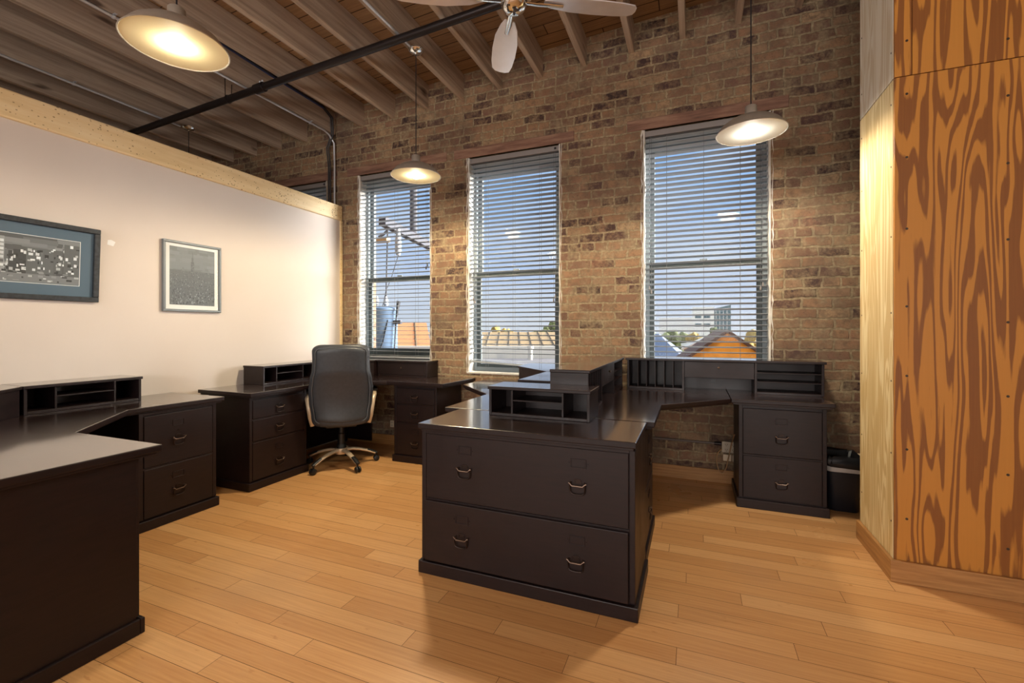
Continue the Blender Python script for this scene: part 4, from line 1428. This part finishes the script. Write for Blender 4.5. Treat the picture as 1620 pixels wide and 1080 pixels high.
def build_small():
    t = thing('wastebasket', 'black plastic wastebasket with a bag, on the floor between cabinet and plywood wall', 'bin', (0.945, 3.80, 0))

    def ring(f, z, jit=None, r=0.04):
        out = []
        for i, (x, y) in enumerate(rrect(0.108 * f, 0.145 * f, r)):
            j = jit.uniform(-0.006, 0.006) if jit else 0
            out.append((x + j, y + j, z + (jit.uniform(-0.008, 0.008) if jit else 0)))
        return out
    MB().loft([ring(0.80, 0.0), ring(0.82, 0.004), ring(0.99, 0.345), ring(0.97, 0.347), ring(0.80, 0.02)]).build('bin_body', 'bin_plastic', t, True)
    MB().loft([ring(0.995, 0.272), ring(1.012, 0.274), ring(1.02, 0.305), ring(1.0, 0.307)]).build('paper_band', 'bin_band', t, True)
    rg = random.Random(3)
    MB().loft([ring(1.03, 0.300, rg), ring(1.07, 0.318, rg), ring(1.08, 0.340, rg), ring(1.05, 0.362, rg), ring(0.98, 0.372, rg), ring(0.88, 0.362, rg), ring(0.8, 0.32, rg)]).build('bin_bag', 'bin_bag', t, True)

    # surface outlet box with its conduit on the brick behind the right desk
    t = thing('outlet_box', 'tan four-socket outlet box on the brick wall under the desk', 'outlet', (0.205, WALL_Y, 0.255))
    MB().box(0, 0.115, -0.045, 0, 0, 0.088, 0.004).build('box', 'outlet_metal', t)
    for cx in (0.032, 0.083):
        for cz in (0.024, 0.064):
            b = MB().lathe([(0.0165, -0.0475), (0.0165, -0.045)], 18, (cx, 0, cz), 'y')
            s = b.build('socket', 'outlet_metal', t, True)
            b = MB()
            b.box(cx - 0.008, cx - 0.005, -0.0485, -0.0476, cz - 0.003, cz + 0.007)
            b.box(cx + 0.005, cx + 0.008, -0.0485, -0.0476, cz - 0.003, cz + 0.007)
            b.lathe([(0.003, -0.0485), (0.003, -0.0476)], 8, (cx, 0, cz - 0.009), 'y')
            b.build('socket_slot', 'outlet_dark', s)
    t = thing('junction_plate', 'small pale plate on the brick just below the outlet box', 'outlet', (0.215, WALL_Y, 0.185))
    MB().box(0, 0.060, -0.03, 0, 0, 0.052, 0.003).build('plate', 'outlet_white', t)
    MB().box(0.066, 0.118, -0.03, 0, 0, 0.052, 0.003).build('plate', 'outlet_metal', t)
    t = thing('conduit', 'grey conduit along the brick under the right desk, ending at the outlet box', 'conduit', (-0.75, WALL_Y - 0.014, 0.316), 0, 'low conduits on the brick wall')
    MB().tube([(0, 0, 0), (0.92, 0, 0)], 0.010, 10).build('tube', 'old_conduit', t, True)
    MB().tube([(0.90, 0, 0), (0.953, 0, 0)], 0.014, 10).build('connector', 'black_iron', t, True)
    t = thing('conduit', 'pale conduit along the brick behind the wastebasket', 'conduit', (0.83, WALL_Y - 0.014, 0.320), 0, 'low conduits on the brick wall')
    MB().tube([(0, 0, 0), (2.0, 0, 0)], 0.011, 10).build('tube', 'outlet_white', t, True)
    # cord hanging from the outlet box
    P = [(0.275, 3.70, 0.46), (0.274, 3.80, 0.41), (0.272, 3.93, 0.34), (0.262, 3.945, 0.28), (0.248, 3.94, 0.21), (0.236, 3.94, 0.15), (0.215, 3.94, 0.105), (0.190, 3.94, 0.105), (0.172, 3.945, 0.15),
         (0.166, 3.95, 0.21), (0.178, 3.955, 0.255), (0.204, 3.958, 0.285)]
    # smooth the polyline
    Q = []
    for i in range(len(P) - 1):
        p0, p1, p2, p3 = [Vector(P[max(0, min(len(P) - 1, j))]) for j in (i - 1, i, i + 1, i + 2)]
        for k in range(5):
            u = k / 5
            Q.append(0.5 * ((2 * p1) + (-p0 + p2) * u + (2 * p0 - 5 * p1 + 4 * p2 - p3) * u * u + (-p0 + 3 * p1 - 3 * p2 + p3) * u ** 3))
    Q.append(Vector(P[-1]))
    o = MB().tube([p - Vector(P[0]) for p in Q], 0.0042, 8).build('power_cord', 'tan_cord', None, True)
    o.location = P[0]
    tag(o, 'tan power cord looping down from the outlet box beside the cabinet', 'cord')
    # outlet under the left corner desk
    t = thing('wall_outlet', 'pale outlet plate on the brick under the desk behind the chair', 'outlet', (-3.03, WALL_Y, 0.19))
    MB().box(0, 0.045, -0.012, 0, 0, 0.07, 0.003).build('plate', 'outlet_white', t)
    for cz in (0.02, 0.05):
        MB().lathe([(0.012, -0.0135), (0.012, -0.012)], 16, (0.0225, 0, cz), 'y').build('socket', 'outlet_metal', t, True)


# ------------------------------------------------------------------ outside the windows
def house(name, label, x0, x1, y0, y1, eave, ridge, base, wall, roof, group=None, over=0.15):
    """gable facing the windows"""
    t = thing(name, label, 'building', ((x0 + x1) / 2, y0, base), 0, group)
    h = (x1 - x0) / 2
    D = y1 - y0
    MB().prism([(-h, 0), (h, 0), (h, eave - base), (0, ridge - base), (-h, eave - base)], 0, D, axis='y').build('walls', wall, t)
    sl = (ridge - eave) / h
    b = MB()
    th = 0.10
    for s in (-1, 1):
        xo = h + over
        zo = eave - base - sl * over
        poly = [(0, ridge - base + 0.01), (s * xo, zo + 0.01), (s * xo, zo + th), (0, ridge - base + th + 0.02)]
        b.prism(poly if s > 0 else poly[::-1], -over, D + over, axis='y')
    b.build('roof', roof, t)
    return t


def tree(label, x, y, base, top, rad, mat, rng, group):
    t = thing('tree', label, 'tree', (x, y, base), 0, group)
    H = top - base
    MB().tube([(0, 0, 0), (0.1, 0, H * 0.5)], [0.25, 0.15], 8).build('trunk', 'tree_trunk', t, True)
    b = MB()
    for k in range(16):
        a = rng.uniform(0, 2 * pi)
        r_ = rad * rng.uniform(0.1, 0.75)
        zz = H * rng.uniform(0.45, 0.9)
        s = rad * rng.uniform(0.28, 0.5)
        zz = min(zz, H - s * 0.8)
        m_ = bmesh.ops.create_icosphere(b.bm, subdivisions=2, radius=s, matrix=Matrix.Translation((cos(a) * r_, sin(a) * r_, zz)))
        for v in m_['verts']:
            v.co += Vector((rng.uniform(-1, 1), rng.uniform(-1, 1), rng.uniform(-1, 1))) * s * 0.16
    b.build('crown', mat, t)
    return t


def build_outside():
    rng = random.Random(12)
    struct('ground', MB().box(-260, 260, 5.2, 420, -7.2, -7.0), 'ground_grey')
    # orange gabled house, grey roofs before it
    house('orange_house', 'bright orange gabled house seen through the window nearest the plywood wall', -1.62, 3.52, 15.3, 23.0, -0.75, 1.12, -7.0, 'orange_siding', 'brown_shingle')
    t = thing('grey_house', 'blue grey roofed house left of the orange gable', 'building', (-3.0, 23.6, -7))
    MB().box(-2.2, 2.3, 0.2, 4.6, 0, 6.9).build('walls', 'pale_siding', t)
    MB().loft([[(-2.5, 0, 6.75), (2.6, 0, 6.75), (2.6, 5.0, 6.75), (-2.5, 5.0, 6.75)], [(-1.3, 2.2, 8.0), (1.2, 2.2, 8.0), (1.2, 2.8, 8.0), (-1.3, 2.8, 8.0)]]).build('roof', 'slate_roof', t)
    house('pale_house', 'pale gabled house peeking over behind the orange gable', -0.6, 3.6, 30.0, 36.0, 0.0, 0.98, -7.0, 'pale_siding', 'parapet_white')
    # white office block on the horizon
    t = thing('office_building', 'white office block with a dark glass wing on the horizon', 'building', (2.0, 120, -7))
    MB().box(-2.4, 2.5, 0, 14, 0, 13.7).build('tower', 'office_white', t)
    MB().box(-10.3, -2.4, 1, 14, 0, 11.2).build('low_wing', 'office_white', t)
    gw = MB().prism([(2.5, 0), (6.2, 0), (6.2, 14.2), (2.5, 13.3)], 0.5, 14, axis='y').build('glass_wing', 'office_glass', t)
    for z in (8.9, 11.0):
        for x in (-1.8, 0.2):
            MB().box(x, x + 1.4, -0.05, 0, z, z + 0.8).build('window', 'office_glass', t)
    for k in range(4):
        MB().box(2.9 + k * 0.8, 3.0 + k * 0.8, 0.42, 0.5, 8.0, 13.2).build('mullion', 'office_white', gw)
    t = thing('warehouse', 'long low white building far off at the left of the office block', 'building', (-22.5, 124, -7))
    MB().box(-7, 9, 0, 10, 0, 10.2).build('walls', 'office_white', t)
    MB().box(-7.2, 9.2, -0.2, 10.2, 10.2, 10.5).build('roof', 'slate_roof', t)
    # trees
    G = 'trees along the horizon'
    for i, (x, y, top, r_, m_) in enumerate(((-5.2, 58, 1.7, 1.5, 0), (-2.6, 68, 1.95, 1.7, 0), (0.4, 62, 1.4, 1.45, 1), (3.3, 70, 1.9, 1.7, 0), (6.4, 61, 2.0, 1.55, 1), (9.6, 68, 2.1, 1.7, 0))):
        tree(['grey green', 'golden'][m_] + ' tree on the horizon, %s from left in the window nearest the plywood' % ('first second third fourth fifth sixth'.split()[i]),
             x, y, -7, top, r_, ['tree_leaf', 'tree_leaf_gold'][m_], rng, G)
    for i, (x, y, top, r_, m_) in enumerate(((-34.0, 63, 2.3, 1.9, 0), (-29.6, 68, 2.1, 1.8, 1), (-26.2, 65, 1.9, 1.7, 1), (-23.2, 70, 2.3, 1.8, 0), (-19.4, 66, 2.9, 1.9, 0))):
        tree(['grey green', 'golden'][m_] + ' tree on the horizon, %s from the left in the middle window' % ('first second third fourth fifth'.split()[i]),
             x, y, -7, top, r_, ['tree_leaf', 'tree_leaf_gold'][m_], rng, G)
    for i, (x, y, top, r_) in enumerate(((-37.5, 50, 1.9, 2.6), (-33.6, 52, 1.75, 2.6))):
        tree(['left-hand', 'right-hand'][i] + ' tree on the horizon behind the transformer', x, y, -7, top, r_, 'tree_leaf_gold', rng, G)
    # tan standing-seam roof behind a white parapet (middle window)
    t = thing('tan_roof_building', 'tan ribbed metal roof building behind a white parapet, seen in the middle window', 'building', (-7.5, 18.2, -7))
    rot = Matrix.Rotation(R(22), 4, 'Z')
    MB().box(-4.5, 4.5, 0.05, 4, 0, 7.45).xform(rot).build('walls', 'pale_siding', t)
    b = MB().prism([(-0.1, 7.42), (4.2, 8.02), (4.2, 8.10), (-0.1, 7.50)], -4.6, 2.6, axis='x')
    rf = b.xform(rot).build('roof', 'tan_metal_roof', t)
    for k in range(15):
        x = -4.5 + k * 0.5
        MB().prism([(-0.1, 7.50), (4.2, 8.10), (4.2, 8.14), (-0.1, 7.54)], x, x + 0.035, axis='x').xform(rot).build('seam', 'roof_seam', rf)
    t = thing('flat_roof', 'flat gravel roof with a white parapet below the middle window', 'building', (-6.2, 14.8, -7))
    rot = Matrix.Rotation(R(22), 4, 'Z')
    MB().box(-6, 3.2, -6.0, 2, 0, 7.1).xform(rot).build('deck', 'gravel_roof', t)
    MB().box(-6, 3.2, 1.7, 2.0, 7.1, 7.58).xform(rot).build('parapet', 'parapet_white', t)
    for x, h_ in ((-1.0, 0.85), (0.9, 0.42)):
        MB().lathe([(0.09, 7.1), (0.09, 7.1 + h_), (0.13, 7.1 + h_), (0.13, 7.2 + h_)], 14, (x, 0.9, 0)).xform(rot).build('vent_pipe', 'parapet_white', t, True)
    # orange-tan roof with a blue slope (window behind the chair)
    t = thing('shed_roof_building', 'terracotta roofed building behind the transformer', 'building', (-10.6, 14.0, -7))
    rot = Matrix.Rotation(R(35), 4, 'Z')
    MB().box(-5, 3.0, 0.1, 6, 0, 7.0).xform(rot).build('walls', 'pale_siding', t)
    rf = MB().prism([(0.0, 7.0), (6.2, 8.5), (6.2, 8.58), (0.0, 7.1)], -5.2, 1.6, axis='x').xform(rot).build('roof', M['orange_roof'] if 'orange_roof' in M else 'tan_metal_roof', t)
    MB().prism([(0.0, 7.0), (5.5, 7.9), (5.5, 8.0), (0.0, 7.1)], 1.61, 3.4, axis='x').xform(rot).build('lean_to_roof', 'slate_roof', t)
    for k in range(7):
        x = -5.0 + k * 1.0
        MB().prism([(0.0, 7.10), (6.2, 8.58), (6.2, 8.62), (0.0, 7.14)], x, x + 0.05, axis='x').xform(rot).build('seam', 'roof_seam', rf)
    # utility pole with transformer right outside
    t = thing('utility_pole', 'grey utility pole with a long cross arm outside the window behind the chair', 'pole', (-5.08, 8.50, -7))
    MB().tube([(0, 0, 0), (0, 0, 11.6)], [0.16, 0.13], 16).build('post', 'weathered_pole', t, True)
    d = Vector((0.62, -2.80, 0))
    rotA = Matrix.Rotation(math.atan2(d.y, d.x), 4, 'Z')
    MB().box(0.13, d.length, -0.06, 0.06, 9.84, 9.98, 0.01).xform(rotA).build('cross_arm', 'weathered_pole', t)
    MB().tube([(0.34, -1.55, 9.98), (0.34, -1.55, 11.6)], 0.065, 12).build('arm_post', 'weathered_pole', t, True)
    a = MB().tube([(0.56, -2.55, 9.84), (0.50, -2.62, 9.74), (0.44, -2.66, 9.70)], 0.02, 8).build('lamp_arm', 'weathered_pole', t, True)
    MB().box(0.40, 0.66, -2.74, -2.64, 9.60, 9.68, 0.015).build('lamp_head', 'lamp_housing', a)
    MB().lathe([(0.03, 9.42), (0.05, 9.48), (0.05, 9.64), (0.03, 9.84)], 12, (0.70, -2.50, 0)).build('fuse_cutout', 'porcelain', t, True)
    MB().tube([(0.70, -2.50, 9.42), (0.60, -2.55, 9.05), (0.54, -2.60, 8.85), (0.52, -2.66, 8.60)], 0.006, 6).build('drop_wire', 'black_cable', t, True)
    t2 = thing('transformer_can', 'pale blue grey transformer drum hung below the cross arm outside the window', 'transformer', (-4.50, 5.75, 0.45))
    MB().lathe([(0.22, 0.0), (0.235, 0.02), (0.235, 1.06), (0.25, 1.08), (0.25, 1.11), (0.20, 1.13), (0.03, 1.15)], 36).build('drum', 'can_steel', t2, True)
    MB().tube([(-0.02, 0.12, 1.10), (0.0, 0.14, 2.39)], 0.012, 8).build('hanger_strap', 'weathered_pole', t2, True)
    for x, y in ((-0.06, -0.05), (0.06, 0.02)):
        MB().lathe([(0.035, 1.12), (0.03, 1.16), (0.042, 1.18), (0.03, 1.20), (0.042, 1.22), (0.03, 1.25), (0.015, 1.30)], 14, (x, y, 0)).build('bushing', 'porcelain', t2, True)
    MB().box(0.20, 0.36, -0.03, 0.03, 0.87, 0.93, 0.01).build('bracket', 'weathered_pole', t2)
    MB().tube([(0.31, 0.0, 1.22), (0.28, -0.02, 0.95), (0.27, -0.05, 0.5), (0.26, -0.1, 0.0)], [0.03, 0.012, 0.012, 0.012], 8).build('ground_lead', 'black_cable', t2, True)
    for k in range(2):
        MB().tube([(0.20, -0.12, 0.93), (0.17, -0.2, 0.6), (0.05, -0.24, 0.28), (-0.10, -0.25, 0.05 - 0.1 * k)], 0.009, 8).build('service_cable', 'black_cable', t2, True)


m_ = Mat('orange_roof')
m_.set(color=lin((168, 108, 62)), rough=0.85)
M['orange_roof'] = m_.m

build_shell()
build_windows()
build_furniture()
build_chair()
build_lamps()
build_fan()
build_pipes()
build_pictures()
build_small()
build_outside()
